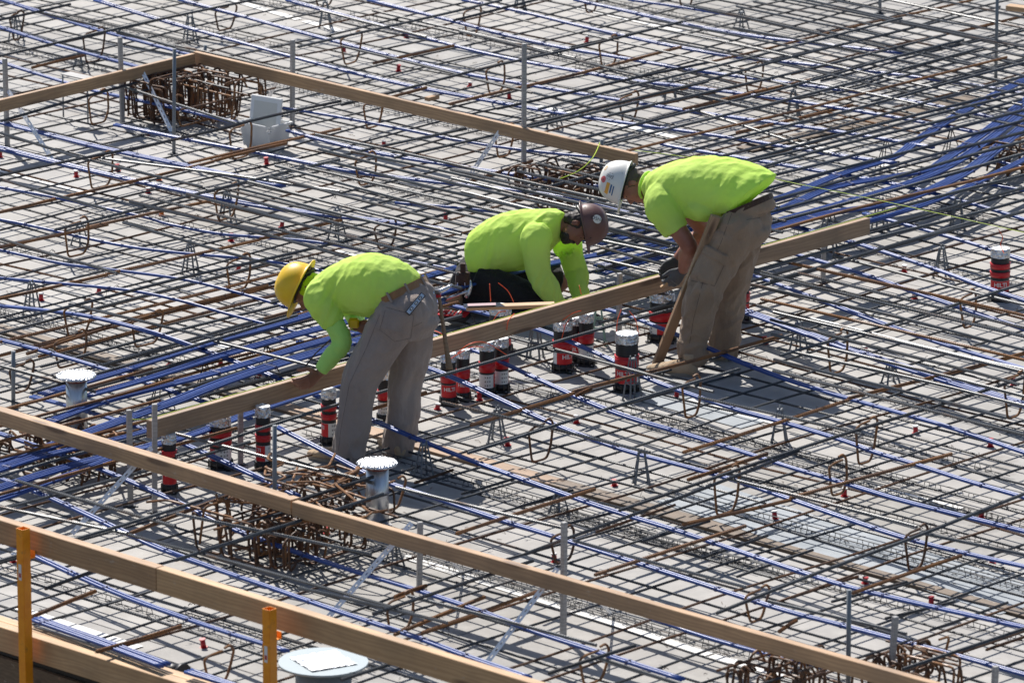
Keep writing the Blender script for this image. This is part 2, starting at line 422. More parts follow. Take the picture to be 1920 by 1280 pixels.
# lower mat, both directions
s = .335
for fam, z, zz in (('u', .038, 0), ('v', .056, 1)):
    k = -60
    while k < 60:
        c = k*s + rnd.uniform(-.05, .05)
        k += 1
        r_ = clip_line(c, fam == 'u', z)
        if not r_: continue
        a, b_ = r_
        segs = [(a-.5, b_+.5)]
        if b_-a > 9 and rnd.random() < .12:
            m_ = a+(b_-a)*rnd.uniform(.25, .75); segs = [(a-.5, m_+.35), (m_-.35, b_+.5)]
        for j, (x0, x1) in enumerate(segs):
            off = .022*j + rnd.uniform(-.008, .008); d2 = rnd.uniform(-.03, .03)
            if fam == 'u': p0, p1 = uvp(x0, c+off, z), uvp(x1, c+off+d2, z)
            else: p0, p1 = uvp(c+off, x0, z), uvp(c+off+d2, x1, z)
            if min(p0.dot(V), p1.dot(V)) < edge_v: 
                if fam == 'v': p0 = p0 + V*(edge_v+.06-p0.dot(V))
            m = M['rust'] if rnd.random() < .03 else (M['rust_dark'] if rnd.random() < .18 else M['steel'])
            o = bar('rebar', p0, p1, m, scale=.92)
            o['group'] = 'lower mat bars running %s' % ('one way' if fam == 'u' else 'the other way')
            fr_ = rnd.uniform(.35, .65); q = proj(p0.lerp(p1, fr_)); rl.append((o, 'thin lower-mat bar %s' % ('falling rightwards' if fam == 'u' else 'rising rightwards'), max(20, min(1900, q[0])), max(20, min(1260, q[1]))))
# traced upper bars that run towards the upper right (image pixels of two points on each), height of each
def traced(px, z0, z1=None, ext=(0, 0)):
    a = G(px[0], px[1], z0); b_ = G(px[2], px[3], z0 if z1 is None else z1)
    d = (b_-a).normalized(); return a-d*ext[0], b_+d*ext[1]
TOPV = [(-40, 112, 477, 0), (-40, 46, 134, 7), (0, 225, 336, 134), (-40, 338, 640, 191), (101, 430, 640, 299), (640, 197, 1280, 40), (560, 88, 942, 0), (930, 203, 1330, 118),
 (940, 247, 1330, 153), (640, 292, 875, 242), (741, 296, 1200, 190), (640, 452, 1180, 310), (-40, 615, 640, 452), (57, 739, 560, 590), (330, 850, 1830, 414), (560, 938, 700, 894),
 (875, 847, 1960, 518), (1160, 955, 1960, 692), (1482, 850, 1490, 848), (986, 1041, 1500, 843), (1344, 1147, 1960, 910), (1693, 1253, 1960, 1165), (850, 38, 1010, 0),
 (330, 1048, 720, 925), (-20, 1060, 380, 935), (640, 1275, 780, 1225), (700, 1150, 1000, 1052), (1030, 1262, 1190, 1210), (84, 1103, 190, 1065)]
for px in TOPV:
    if abs(px[0]-px[2]) < 20: continue
    p0, p1 = traced(px, .325); o = bar('rebar', p0, p1, M['steel_new'] if rnd.random() < .5 else M['steel'], scale=1.25, cut=px[0] != 330)
    if o is None: continue
    o['group'] = 'upper support bars'
    rl.append((o, 'straight grey upper bar rising rightwards', max(20, min(1900, (px[0]+px[2])/2)), (px[1]+px[3])/2))
RUSTV = [(60, 128, 158, 104), (-20, 402, 403, 302), (403, 302, 538, 269), (161, 427, 400, 376), (353, 307, 640, 242), (842, 198, 1280, 87), (1089, 212, 1290, 165), (996, 232, 1280, 165), (-20, 563, 202, 514),
 (202, 514, 487, 447), (487, 447, 640, 412), (-20, 469, 202, 420), (50, 662, 208, 615), (245, 598, 504, 534), (882, 796, 1077, 736), (1077, 736, 1468, 628), (1280, 847, 1592, 749), (1592, 749, 1960, 650),
 (855, 1001, 1117, 917), (1280, 984, 1482, 934), (1482, 934, 1784, 850), (1599, 1112, 1804, 1041), (740, 1190, 910, 1118), (790, 1186, 1040, 1095), (1116, 1078, 1400, 985), (556, 590, 840, 510),
 (160, 739, 480, 660), (690, 770, 800, 735), (1080, 740, 1110, 730), (240, 1000, 420, 935), (180, 1222, 340, 1170), (60, 1155, 180, 1110), (1461, 1182, 1495, 1165), (1290, 900, 1440, 850), (740, 1120, 800, 1098),
 (880, 340, 1000, 300), (690, 195, 800, 165), (1280, 205, 1520, 150), (1380, 250, 1600, 195), (700, 120, 850, 85)]
for px in RUSTV:
    p0, p1 = traced(px, .19); o = bar('rebar', p0, p1, M['rust'], scale=1.35, cut=px[0] != 1077)
    if o is None: continue
    o['group'] = 'rusty cross bars'
    rl.append((o, 'rust-brown bar rising rightwards', max(20, min(1900, (px[0]+px[2])/2)), (px[1]+px[3])/2))
# traced upper bars that run towards the lower right
TOPU = [(0, 250, 168, 300), (168, 300, 380, 350), (225, 160, 445, 232), (0, 335, 200, 392), (190, 295, 640, 360), (403, 350, 640, 405), (230, 420, 560, 510), (0, 448, 220, 512), (130, 569, 420, 640),
 (400, 640, 600, 690), (70, 20, 330, 90), (330, 90, 640, 160), (640, 85, 1000, 175), (1000, 175, 1240, 235), (700, 20, 1080, 110), (1180, 150, 1500, 225), (1530, 55, 1960, 150), (1500, 0, 1960, 95), (1280, 10, 1640, 85),
 (1350, 130, 1720, 215), (1300, 205, 1560, 290), (1690, 195, 1960, 245), (948, 628, 1340, 735), (780, 740, 1220, 850), (1310, 745, 1640, 820), (1300, 1150, 1560, 1225), (-20, 945, 240, 1000), (240, 1000, 780, 1150),
 (330, 963, 700, 1040), (742, 912, 1060, 990), (1074, 1012, 1400, 1100), (765, 1118, 1120, 1210), (1110, 1228, 1300, 1290), (1365, 895, 1720, 990), (1725, 997, 1960, 1050), (1440, 1125, 1700, 1190), (1000, 650, 1040, 660),
 (290, 803, 600, 880), (600, 880, 700, 905), (-20, 680, 180, 735), (560, 1100, 840, 1170), (30, 900, 330, 985), (1520, 600, 1960, 700), (1560, 480, 1960, 580), (1270, 130, 1380, 160), (220, 60, 560, 140),
 (600, 20, 800, 70), (860, 60, 1240, 150), (1060, 480, 1280, 540), (1100, 420, 1280, 470)]
for px in TOPU:
    p0, p1 = traced(px, .30); o = bar('rebar', p0, p1, M['steel_glint'], scale=1.2)
    if o is None: continue
    o['group'] = 'upper bars running to the lower right'
    rl.append((o, 'pale ribbed upper bar falling rightwards', max(20, min(1900, (px[0]+px[2])/2)), (px[1]+px[3])/2))
# column-strip top steel: dense runs over the columns
def run(px_start, px_end, n, length, along_u, z, d, jitter=.3, sc=1.25, rust=.15):
    a, b_ = G(*px_start, z), G(*px_end, z)
    for k in range(n):
        c = a.lerp(b_, k/max(1, n-1)); c = c + (U if along_u else V)*rnd.uniform(-jitter, jitter) + (V if along_u else U)*rnd.uniform(-.012, .012)
        D_ = (U if along_u else V); tilt = (V if along_u else U)*rnd.uniform(-.035, .035)
        L = length*rnd.uniform(.85, 1.1); dz = rnd.uniform(-.006, .006)
        p0, p1 = c - D_*L/2 - tilt + Z*dz, c + D_*L/2 + tilt + Z*dz
        o = bar('rebar', p0, p1, M['rust'] if rnd.random() < rust else M['steel_glint' if along_u else 'steel_new'], scale=sc)  # bars along U get the steel with sun highlights in its colour
        if o is None: continue
        o['group'] = d[1]
        q = proj(c); rl.append((o, d[0], max(20, min(1900, q[0])), max(20, min(1260, q[1]))))
g1 = ('close-set thick bar falling rightwards', 'close-set ribbed bars over the column strip')
run((640, 480), (1010, 345), 13, 3.6, True, .345, g1)
run((1555, 720), (1810, 565), 11, 3.1, True, .335, g1)
run((1060, 435), (1230, 335), 7, 2.3, True, .335, g1)
g2 = ('thick bar lying among blue bundles', 'ribbed bars lying with the tendon bundles')
run((250, 560), (560, 690), 11, 2.6, False, .17, g2, .25)
run((690, 480), (860, 590), 8, 2.2, False, .20, g2, .25)
run((1560, 260), (1760, 440), 12, 4.6, False, .325, g2, .4, 1.35, .05)
run((1350, 120), (1620, 250), 9, 4.0, False, .325, g2, .4, 1.2, .15)
run((1100, 420), (1290, 560), 7, 2.2, False, .26, g2, .2)
run((30, 760), (200, 900), 7, 2.2, False, .27, g2, .2, 1.2, .4)
g3 = ('bar in the crowded rear mat', 'bars of the crowded mat at the back')
run((1500, 150), (1900, 30), 12, 4.0, True, .31, g3, .5, 1.1, .1)
run((1650, 40), (1900, 120), 6, 3.0, False, .29, g3, .4, 1.1, .15)
# short starter bars near the filler strip
for i, px in enumerate([(778, 905, 850, 880), (866, 925, 975, 893), (968, 952, 1075, 918), (1050, 985, 1185, 950), (1118, 998, 1265, 945), (1205, 1015, 1330, 975), (1315, 1046, 1440, 1003), (1382, 1080, 1525, 1032), (1485, 1120, 1610, 1080), (1560, 1128, 1700, 1090), (1660, 1160, 1790, 1125), (1745, 1180, 1890, 1128), (1850, 1218, 1960, 1180)]):
    p0, p1 = traced(px, .10); o = bar('rebar', p0, p1, M['rust_dark'] if i % 4 == 0 else M['steel'], scale=1.0); o['group'] = 'short bars across the filler strip'
    rl.append((o, 'short cut bar crossing filler strip', (px[0]+px[2])/2, (px[1]+px[3])/2))
for p0, p1, m, sc in EXTRA:
    o = bar_('rebar', p0, p1, m, 'rebar', sc); q = proj((p0+p1)/2); o['group'] = 'bars stopped beside the crew'; rl.append((o, 'upper bar stopped short', max(20, min(1900, q[0])), q[1]))
label_set(rl)

# ================================================================ BLUE TENDONS
TU = [
 ([(0,0),(17,2),(111,35),(188,59),(269,79),(322,95),(420,120)],2), ([(-30,42),(0,50),(84,79),(161,101),(235,119),(330,145)],2), ([(178,0),(302,40),(420,71),(538,107),(640,129),(764,165),(892,183),(1010,208),(1144,228),(1280,245),(1398,262),(1515,282),(1600,296),(1680,306)],2),
 ([(336,0),(437,25),(538,54),(640,81),(757,111),(858,139),(976,158),(1060,171),(1144,185),(1280,208),(1431,228),(1542,242),(1650,259),(1750,277)],2),
 ([(538,0),(640,29),(757,60),(875,94),(976,116),(1077,133),(1194,153),(1280,165),(1448,181),(1566,202),(1650,215),(1750,232),(1841,250)],2),
 ([(-30,106),(0,116),(67,138),(168,170),(235,185),(336,202),(447,232)],2), ([(215,234),(336,259),(450,282),(538,296),(640,319),(724,333),(875,349),(1010,360),(1094,373),(1178,397),(1300,432)],2),
 ([(-30,221),(0,228),(101,255),(188,279),(302,301),(403,323),(531,349)],3), ([(-30,268),(0,277),(118,307),(235,336),(336,358),(403,370),(504,391),(640,408),(757,417),(842,432)],3),
 ([(-30,348),(0,353),(101,366),(269,407),(312,420),(403,440),(470,447),(571,449),(640,458),(741,484),(855,507)],1), ([(-30,404),(0,412),(50,420),(134,440),(235,464),(336,479),(470,482),(571,497),(700,530)],1),
 ([(531,202),(640,220),(741,239),(858,265),(976,284),(1127,296)],1), ([(538,245),(640,276),(741,294),(875,316),(1026,336),(1130,350)],2),
 ([(690,0),(842,39),(942,64),(1043,91),(1178,111),(1280,129),(1364,145),(1515,158),(1616,175),(1734,192),(1851,218),(1950,240)],2), ([(868,0),(976,20),(1077,47),(1178,71),(1280,91),(1400,112),(1482,118),(1592,129),(1717,145),(1845,161),(1950,182)],2),
 ([(1077,0),(1178,22),(1280,47),(1388,64),(1482,81),(1700,101)],2), ([(1178,0),(1280,13),(1400,34)],1), ([(741,380),(842,386),(952,400)],1),
 ([(1240,270),(1280,282),(1414,299),(1549,323),(1650,339),(1784,366),(1950,420)],2), ([(1727,323),(1801,336),(1950,362)],1), ([(1811,287),(1950,322)],1), ([(1441,410),(1488,427),(1600,452),(1700,487),(1784,514),(1851,541),(1950,572)],2),
 ([(-30,461),(0,469),(118,497),(202,509),(336,516),(437,544),(534,575),(600,600)],1), ([(-30,518),(0,522),(84,534),(235,539),(336,559),(437,591),(538,618),(618,640)],1), ([(-30,577),(0,578),(84,580),(168,591),(269,615),(370,648),(524,711),(600,745)],2),
 ([(-30,630),(0,638),(101,662),(202,692),(302,727),(383,753),(470,785)],2), ([(60,743),(151,766),(269,803),(335,826),(415,862),(485,895),(560,930)],2), ([(-30,805),(0,815),(111,850),(208,884),(302,927),(370,958),(417,981),(480,1011),(640,1065),(774,1102),(909,1146),(1010,1186),(1110,1220),(1280,1273)],2),
 ([(560,640),(640,665),(720,680),(798,682),(875,716),(976,766),(1077,813),(1178,850),(1280,873),(1381,900),(1482,934),(1582,971),(1683,1005),(1784,1035),(1950,1068)],2), ([(760,612),(875,652),(926,670),(1010,709),(1110,759),(1194,790),(1280,813),(1408,850),(1482,877),(1572,902),(1683,937),(1784,964),(1950,1003)],2),
 ([(770,555),(828,571),(909,585),(996,612),(1060,635),(1144,672),(1211,709),(1280,736),(1381,769),(1482,796),(1582,823),(1643,850),(1717,870),(1818,904),(1950,940)],2), ([(1112,574),(1130,579),(1178,591),(1262,622),(1327,652),(1398,682),(1482,716),(1582,746),(1683,773),(1784,800),(1950,858)],2),
 ([(620,755),(690,783),(774,820),(848,850),(942,884),(1060,927),(1144,957),(1280,998),(1381,1031),(1482,1065),(1582,1099),(1683,1125),(1818,1152),(1950,1182)],2), ([(1300,548),(1384,581),(1482,612),(1582,652),(1650,675),(1750,706),(1950,768)],4),
 ([(1330,485),(1391,509),(1455,531),(1532,561),(1600,585),(1683,618),(1784,652),(1950,700)],2), ([(1400,450),(1482,474),(1566,497),(1650,524),(1717,548),(1950,627)],2), ([(1620,400),(1693,420),(1801,450),(1868,470),(1950,498)],2),
 ([(520,800),(620,853),(681,886),(731,910),(842,941),(942,978),(1043,1005),(1280,1082),(1381,1115),(1482,1149),(1582,1176),(1784,1223),(1950,1272)],2), ([(684,981),(808,1018),(942,1058),(1043,1092),(1144,1125),(1280,1181),(1381,1213),(1482,1236),(1566,1253)],2),
 ([(-30,885),(0,897),(67,921),(141,951),(235,998),(302,1031),(403,1068),(504,1099),(640,1149),(774,1189),(875,1230),(993,1270)],2), ([(-30,998),(0,1011),(67,1042),(151,1082),(235,1119),(336,1156),(437,1189),(538,1220)],2), ([(67,1159),(134,1183),(218,1213),(309,1247)],4), ([(353,1257),(403,1273),(440,1285)],3)]
TV = [([(77,739),(208,702),(370,650),(497,615),(578,591),(700,552),(820,512),(1000,462),(1200,435),(1441,380),(1569,328),(1676,296),(1717,265),(1818,202),(1950,136)],4),
 ([(161,742),(269,712),(403,669),(551,628),(700,590),(870,535),(1050,490),(1250,455),(1460,395),(1560,350),(1727,323),(1767,302),(1851,245),(1950,168)],4),
 ([(60,805),(175,759),(285,729),(437,689),(605,638),(720,612)],4), ([(1120,500),(1300,455),(1482,407),(1616,370),(1734,333),(1818,289),(1950,188)],4),
 ([(-30,878),(0,870),(249,780),(336,749),(437,709),(622,652),(780,610)],5), ([(1125,512),(1200,490),(1400,440),(1550,400),(1683,380),(1801,329),(1868,279),(1950,215)],5),
 ([(-30,925),(0,914),(151,867),(336,823),(437,786),(551,746),(700,700)],4), ([(-30,890),(0,880),(84,853),(235,820),(300,800)],3), ([(-30,945),(60,915),(235,850),(290,832)],3),
 ([(1380,480),(1530,440),(1717,390),(1851,333),(1950,285)],3), ([(1125,458),(1330,405)],3)]
tl = []; knots = []
def strands(root, pts, n, r=.0105, m='blue', gap=.0222):
    side = []
    fr = ring_frames(pts)
    lat = [Z.cross(t).normalized() for t, a, b in fr]
    for k in range(n):
        bm = bmesh.new(); o_ = (k-(n-1)/2)*gap; ph = rnd.uniform(0, 6)
        tube(bm, [p + l*(o_ + .0018*math.sin(i*.25+ph)) + Z*(.0012*math.sin(i*.2+ph)) for i, (p, l) in enumerate(zip(pts, lat))], r, 8)
        obj('strand', bm, M[m], root)
def tendon(px, n, along_u, zc, gname, desc):
    g = [G(x, y, zc) for x, y in px]
    if along_u:
        # straight in plan, draped in height: find the plan line, then lift each point along its own sight line
        us = [p.dot(U) for p in g]; vs = [p.dot(V) for p in g]
        mu, mv = sum(us)/len(us), sum(vs)/len(vs)
        den = sum((a-mu)**2 for a in us) or 1
        sl_ = sum((a-mu)*(b-mv) for a, b in zip(us, vs))/den
        pts = []
        for x, y in px:
            best = None; z = .06
            while z <= .315:
                p = G(x, y, z); e = abs((p.dot(V)-mv) - sl_*(p.dot(U)-mu))
                if best is None or e < best[0]: best = (e, p)
                z += .005
            pts.append(best[1])
        for i in range(1, len(pts)-1): pts[i].z = .5*pts[i].z+.25*(pts[i-1].z+pts[i+1].z)
    else: pts = g
    pts = catmull(pts, 5)
    root = empty('tendon_bundle', pts[len(pts)//2]); base = pts[len(pts)//2].copy()
    if not along_u:
        for _ in range(3): pts = [pts[0]]+[(pts[i-1]+pts[i]*2+pts[i+1])/4 for i in range(1, len(pts)-1)]+[pts[-1]]
    strands(root, [p-base for p in pts], n, .0105 if along_u else .0090, 'blue', .0222 if along_u else .0205)
    # tape wraps
    for k in range(2, len(pts)-2, 4):
        if rnd.random() < .6:
            t = (pts[k+1]-pts[k-1]).normalized(); c = pts[k]-base; bm = bmesh.new(); m = along(c-t*.02, c+t*.02)
            box(bm, (0, -n*.0108, -.0112), (.022, n*.0108, .0112), .003)
            bmesh.ops.transform(bm, matrix=m, verts=bm.verts); obj('tape_wrap', bm, M['blue_tape'], root)
            knots.append(pts[k])
    q = px[len(px)//2]; root['category'] = 'tendon'; root['group'] = gname
    tl.append((root, desc % {1: 'single', 2: 'pair of', 3: 'triple', 4: 'flat bundle of four', 5: 'flat bundle of five'}[n], max(20, min(1900, q[0])), max(15, min(1265, q[1]))))
for px, n in TU: tendon(px, n, True, .18, 'blue tendons draped across the deck', '%s draped blue tendon')
for px, n in TV: tendon(px, n, False, .24, 'banded blue tendons along the column strip', '%s banded blue tendons')
label_set(tl)
# ================================================================ SMALL HARDWARE
def share(o_list_mesh, name, m, loc, rz=0, sc=1.0):
    o = link(name, o_list_mesh); o.location = loc; o.rotation_euler = (0, 0, rz); o.scale = (sc,)*3; return o
def mesh_of(bm, *ms):
    me = bpy.data.meshes.new('m'); bmesh.ops.recalc_face_normals(bm, faces=bm.faces); bm.to_mesh(me); bm.free()
    for m in ms: me.materials.append(m)
    return me
il = []
# rusty U-shaped hairpins hooked over the upper bars: (x of left leg, y of top left corner, x of right leg, y of bottom)
HP = [(870, 22, 898, 72), (1124, 80, 1158, 130), (405, 20, 439, 62), (640, 72, 674, 125), (158, 65, 192, 122), (912, 130, 947, 180), (1162, 185, 1195, 236), (1398, 130, 1431, 178), (683, 195, 715, 245), (168, 182, 202, 238),
 (432, 243, 470, 303), (167, 300, 209, 359), (929, 245, 960, 300), (404, 358, 442, 418), (667, 300, 705, 352), (124, 424, 165, 487), (427, 492, 468, 551), (703, 430, 742, 472), (122, 578, 167, 638), (250, 600, 300, 656),
 (104, 640, 160, 695), (20, 700, 58, 742), (1800, 558, 1832, 620), (1552, 633, 1590, 706), (1280, 718, 1313, 789), (1883, 712, 1920, 790), (1605, 797, 1641, 876), (993, 803, 1034, 872), (1340, 890, 1385, 972), (1697, 1000, 1737, 1076),
 (1034, 1010, 1078, 1062), (1398, 1120, 1438, 1172), (727, 1128, 775, 1192), (1088, 1235, 1140, 1290), (385, 1240, 432, 1290), (710, 915, 755, 966), (590, -10, 625, 18), (1095, 0, 1120, 28), (1272, -10, 1300, 20), (20, 30, 40, 80), (1555, 870, 1590, 935)]
for xa, yt, xb, yb in HP:
    A = G(xa, yb, .05); sc = 290*(yb+2688)/3328
    w = (xb-xa+2)/sc/.695; h = (yb-yt)/sc/.963 + .0
    h = min(max(h, .18), .27)
    lean = rnd.uniform(-.012, .012); k = rnd.uniform(-.02, .02)
    q = [A + V*(w*.10) + Z*(h*.98), A + Z*h*.93 , A + V*.022, A + V*(w*.72) + Z*.012, A + V*(w*.98) + Z*.07, A + V*(w*.98) + Z*(h*1.02)]
    pts = [A + V*(w*.55) + Z*(h+.012) + U*.02, A + V*.03 + Z*h*.99, A - V*.008 + Z*h*.90, A + V*.028 + U*lean + Z*.01, A + V*(w*.75) + Z*.012, A + V*(w*.93) + Z*.09, A + V*w + Z*(h*.98) + U*k, A + V*(w-.03) + Z*(h+.03)+U*k, A + V*(w-.07)+Z*(h+.02)+U*k]
    pts = round_corners([p-A for p in pts], .03, 3); bm = bmesh.new(); tube(bm, pts, .0078, 6)
    o = obj('hairpin_stirrup', bm, M['rust_dark'] if rnd.random() < .3 else M['rust']); o.location = A; o['category'] = 'stirrup'; o['group'] = 'rusty hairpin stirrups hung from the upper bars'
    il.append((o, 'rusty U-shaped hairpin stirrup', max(20, (xa+xb)/2), max(20, min(1260, (yt+yb)/2))))
label_set(il); il = []
# slab bolsters: a top wire on many little bent legs
def bolster_mesh(L):
    bm = bmesh.new(); n = int(L/.085)
    tube(bm, [(0, 0, .036), (L*.5, .004, .036), (L, 0, .036)], .0034, 5)
    for i in range(n):
        x = .02+i*.085
        if i % 3 != 1:
            tube(bm, [(x, -.012, 0), (x, -.002, .034)], .0026, 4); tube(bm, [(x+.03, .012, 0), (x+.03, .002, .034)], .0026, 4)
            tube(bm, [(x, -.012, .001), (x+.03, .012, .001)], .0024, 4)
        else:
            tube(bm, [(x-.01, -.016, .002), (x+.0, -.02, .012), (x+.022, -.02, .014), (x+.034, -.014, .002)], .0024, 4)
    tube(bm, [(0, -.026, .018), (L*.5, -.024, .02), (L, -.026, .018)], .0028, 4)
    return mesh_of(bm, M['steel'])
BM_ = {L: bolster_mesh(L) for L in (1.5, 3.0)}
BO = [(30, 285, 120, 312, 3), (555, 15, 640, 40, 3), (500, 300, 640, 335, 3), (0, 90, 100, 120, 3), (820, 65, 1000, 105, 3), (1060, 105, 1180, 130, 3), (640, 190, 860, 245, 3), (150, 35, 330, 85, 1.5), (470, 455, 610, 492, 3), (10, 590, 110, 618, 3), (190, 640, 290, 665, 3), (30, 468, 130, 500, 1.5),
 (1285, 800, 1440, 850, 3), (1510, 855, 1600, 885, 3), (960, 725, 1110, 770, 3), (1700, 480, 1900, 545, 3), (1460, 860, 1650, 925, 3), (1680, 930, 1900, 990, 3), (1300, 1030, 1470, 1085, 3), (1530, 1000, 1700, 1050, 3),
 (1730, 1060, 1900, 1115, 3), (1480, 1085, 1640, 1130, 3), (760, 1035, 930, 1090, 3), (940, 1095, 1110, 1150, 3), (1120, 1150, 1280, 1200, 3), (840, 890, 960, 925, 3), (1040, 960, 1180, 1000, 3), (1200, 1010, 1290, 1040, 1.5), (1160, 10, 1270, 35, 3), (860, 232, 1040, 275, 3), (250, 1140, 400, 1190, 3), (480, 1190, 560, 1215, 1.5),
 (1740, 770, 1900, 815, 3), (1640, 830, 1800, 870, 1.5), (1250, 630, 1300, 650, 1.5), (390, 60, 470, 80, 1.5), (1280, 170, 1420, 205, 3), (1500, 330, 1640, 370, 3), (1560, 940, 1700, 985, 3), (1840, 1060, 1910, 1085, 1.5)]
for x0, y0, x1, y1, L in BO:
    p0, p1 = G(x0, y0), G(x1, y1); c = (p0+p1)/2
    o = link('slab_bolster', BM_[L]); o.location = c - U*L/2 + Z*.001; o.rotation_euler = (0, 0, -UA+rnd.uniform(-.02, .02)); o['category'] = 'bar support'; o['group'] = 'wire slab bolsters on the deck'
    il.append((o, 'long wire bolster on bent legs', (x0+x1)/2, (y0+y1)/2))
label_set(il); il = []
# tall plastic bar chairs (four splayed legs, cross ties, saddle)
def chair_mesh(h, m):
    bm = bmesh.new()
    for sx in (-1, 1):
        for sy in (-1, 1):
            A = Vector((sx*.045, sy*.045, 0)); B = Vector((sx*.016, sy*.012, h))
            for a, b, ra, rb in ((A, B, .0075, .0055),): tube(bm, [a, b], [ra, rb], 4)
            box(bm, (A.x-.011, A.y-.011, 0), (A.x+.011, A.y+.011, .005))
    for t in (.42, .72):
        q = [Vector((sx*(.045*(1-t)+.016*t), sy*(.045*(1-t)+.012*t), h*t)) for sx, sy in ((-1, -1), (1, -1), (1, 1), (-1, 1))]
        for i in range(4): tube(bm, [q[i], q[(i+1) % 4]], .004, 4)
    box(bm, (-.022, -.016, h-.012), (.022, .016, h), .002)
    box(bm, (-.022, -.004, h), (-.014, .004, h+.018)); box(bm, (.014, -.004, h), (.022, .004, h+.018))
    return mesh_of(bm, m)
CH = {k: chair_mesh(h, M['chair']) for k, h in ((0, .14), (1, .21), (2, .28))}; CHG = chair_mesh(.24, M['chair_green'])
for x, y, k in [(357, 512, 1), (60, 588, 1), (932, 828, 1), (1186, 752, 2), (1203, 908, 1), (1461, 828, 1), (1670, 720, 0), (1497, 662, 1), (1765, 520, 1), (1795, 430, 1), (1556, 480, 1), (632, 448, 1), (1487, 222, 1), (30, 78, 1), (357, 80, 1), (426, 412, 1),
               (1003, 672, 2), (795, 895, 1), (1048, 965, 0), (150, 460, 0), (610, 52, 1), (1256, 185, 0), (1040, 240, 0), (740, 1065, 0), (1650, 430, 1), (975, 22, 0), (1390, 55, 0), (1555, 430, 0), (640, 560, 0), (152, 130, 0)]:
    o = link('bar_chair', CH[k]); o.location = G(x, y); o.rotation_euler = (0, 0, rnd.uniform(0, 1.5)); o['category'] = 'bar chair'; o['group'] = 'grey plastic bar chairs'
    il.append((o, 'grey four-legged plastic bar chair', x, y))
o = link('bar_chair', CHG); o.location = G(1122, 645); tag(o, 'pale green plastic bar chair beside the fire sleeves behind the long plank', 'bar chair')
label_set(il); il = []
# A-shaped wire supports in the tendon band
for x, y in [(385, 745), (500, 712), (300, 770), (1660, 320), (1782, 300)]:
    c = G(x, y); bm = bmesh.new()
    for s_ in (-1, 1):
        tube(bm, [V*(s_*.10)+U*.03, V*(s_*.015)+Z*.22, V*(s_*.02)+Z*.235], .004, 5); tube(bm, [V*(s_*.05)-U*.06, V*(s_*.01)+Z*.22], .004, 5)
    tube(bm, [V*-.12+Z*.222, V*.12+Z*.222], .004, 5)
    o = obj('wire_high_chair', bm, M['wire']); o.location = c; o['category'] = 'bar chair'; il.append((o, 'dark bent-wire high chair', x, y))
label_set(il); il = []
# red inserts with a pale cap, nailed to the deck
def insert_thing(pos, m, capm, h, tilt):
    bm = bmesh.new(); cyl(bm, .027, .027, 0, .004, 14); cyl(bm, .019, .016, .004, h, 14)
    r = obj('deck_insert', bm, m); r.location = pos; r.scale = (.85, .85, .9); r.rotation_euler = (tilt[0], tilt[1], 0)
    bm = bmesh.new(); cyl(bm, .021, .021, h, h+.008, 14); obj('cap', bm, capm, r)
    return r
INS = [(747,134),(881,163),(143,332),(221,321),(278,362),(500,308),(645,100),(762,71),(955,185),(185,550),(77,563),(447,507),(433,452),(528,427),(414,684),(318,685),(486,707),(720,273),(835,413),(1695,510),(1435,645),(1624,662),(1268,745),(1081,793),(952,835),(899,750),(820,767),(1900,722),(1717,812),(1857,837),(1583,930),(1840,971),(1860,1056),(1453,973),(1622,1093),(1746,1134),(1152,910),(382,1213),(1040,1053),(612,1000),(1100,80),(0,295),(25,1053),(275,254),(302,760),(1715,560)]
for i, (x, y) in enumerate(INS):
    h = .05 if rnd.random() < .6 else .035
    o = insert_thing(G(x, y, .001), M['red_cap'], M['white_pl'] if rnd.random() < .6 else M['red_cap'], h, (rnd.uniform(-.15, .15), rnd.uniform(-.15, .15)))
    o['category'] = 'deck insert'; o['group'] = 'red inserts nailed to the deck'; il.append((o, 'small red deck insert', max(20, x), max(20, y)))
label_set(il); il = []
for x, y in [(298, 338), (303, 404)]:
    o = insert_thing(G(x, y, .001), M['orange_pl'], M['white_pl'], .045, (.05, .1)); o['category'] = 'deck insert'
    o['label'] = 'small orange plastic insert on the deck, %s of the two' % ('upper' if y < 350 else 'lower')
# tie wire twists where bars and tendons are lashed
bm = bmesh.new()
def knot(p):
    for _ in range(2):
        a = Vector((rnd.uniform(-1, 1), rnd.uniform(-1, 1), rnd.uniform(-.2, .8))).normalized()*rnd.uniform(.02, .05)
        tube(bm, [p, p+a*.6+Z*.008, p+a], .0016, 3, False)
    tube(bm, [p+U*.014+V*.014-Z*.004, p+Z*.014, p-U*.014-V*.014-Z*.004], .0022, 3, False)
for p in knots: knot(p)
for px in TOPV+RUSTV:
    if abs(px[0]-px[2]) < 20: continue
    a, b_ = traced(px, .325 if px in TOPV else .19); L = (b_-a).length
    for k in range(int(L/.33)): knot(a.lerp(b_, (k+rnd.random()*.8)/max(1, L/.33)) - Z*.006)
for k in range(700):
    p = uvp(round(rnd.uniform(-9, 9)/.335)*.335, round(rnd.uniform(-9, 12)/.335)*.335, .058)
    if inside(p) and p.dot(V) > edge_v: knot(p)
tag(obj('tie_wire_ends', bm, M['wire']), 'small dark wire twists lashing the crossing bars all over the mat', 'tie wire', kind='stuff')
# loose clippings and offcuts on the deck
bm = bmesh.new()
for k in range(420):
    p = G(rnd.uniform(0, 1920), rnd.uniform(0, 1280), .004); a = rnd.uniform(0, 6.3); L = rnd.uniform(.015, .07)
    d = Vector((math.cos(a), math.sin(a), 0))*L
    tube(bm, [p, p+d*.5+Vector((rnd.uniform(-.01, .01), rnd.uniform(-.01, .01), .004)), p+d], .0016, 3, False)
tag(obj('wire_clippings', bm, M['rust_dark']), 'loose wire clippings scattered over the deck', 'debris', kind='stuff')

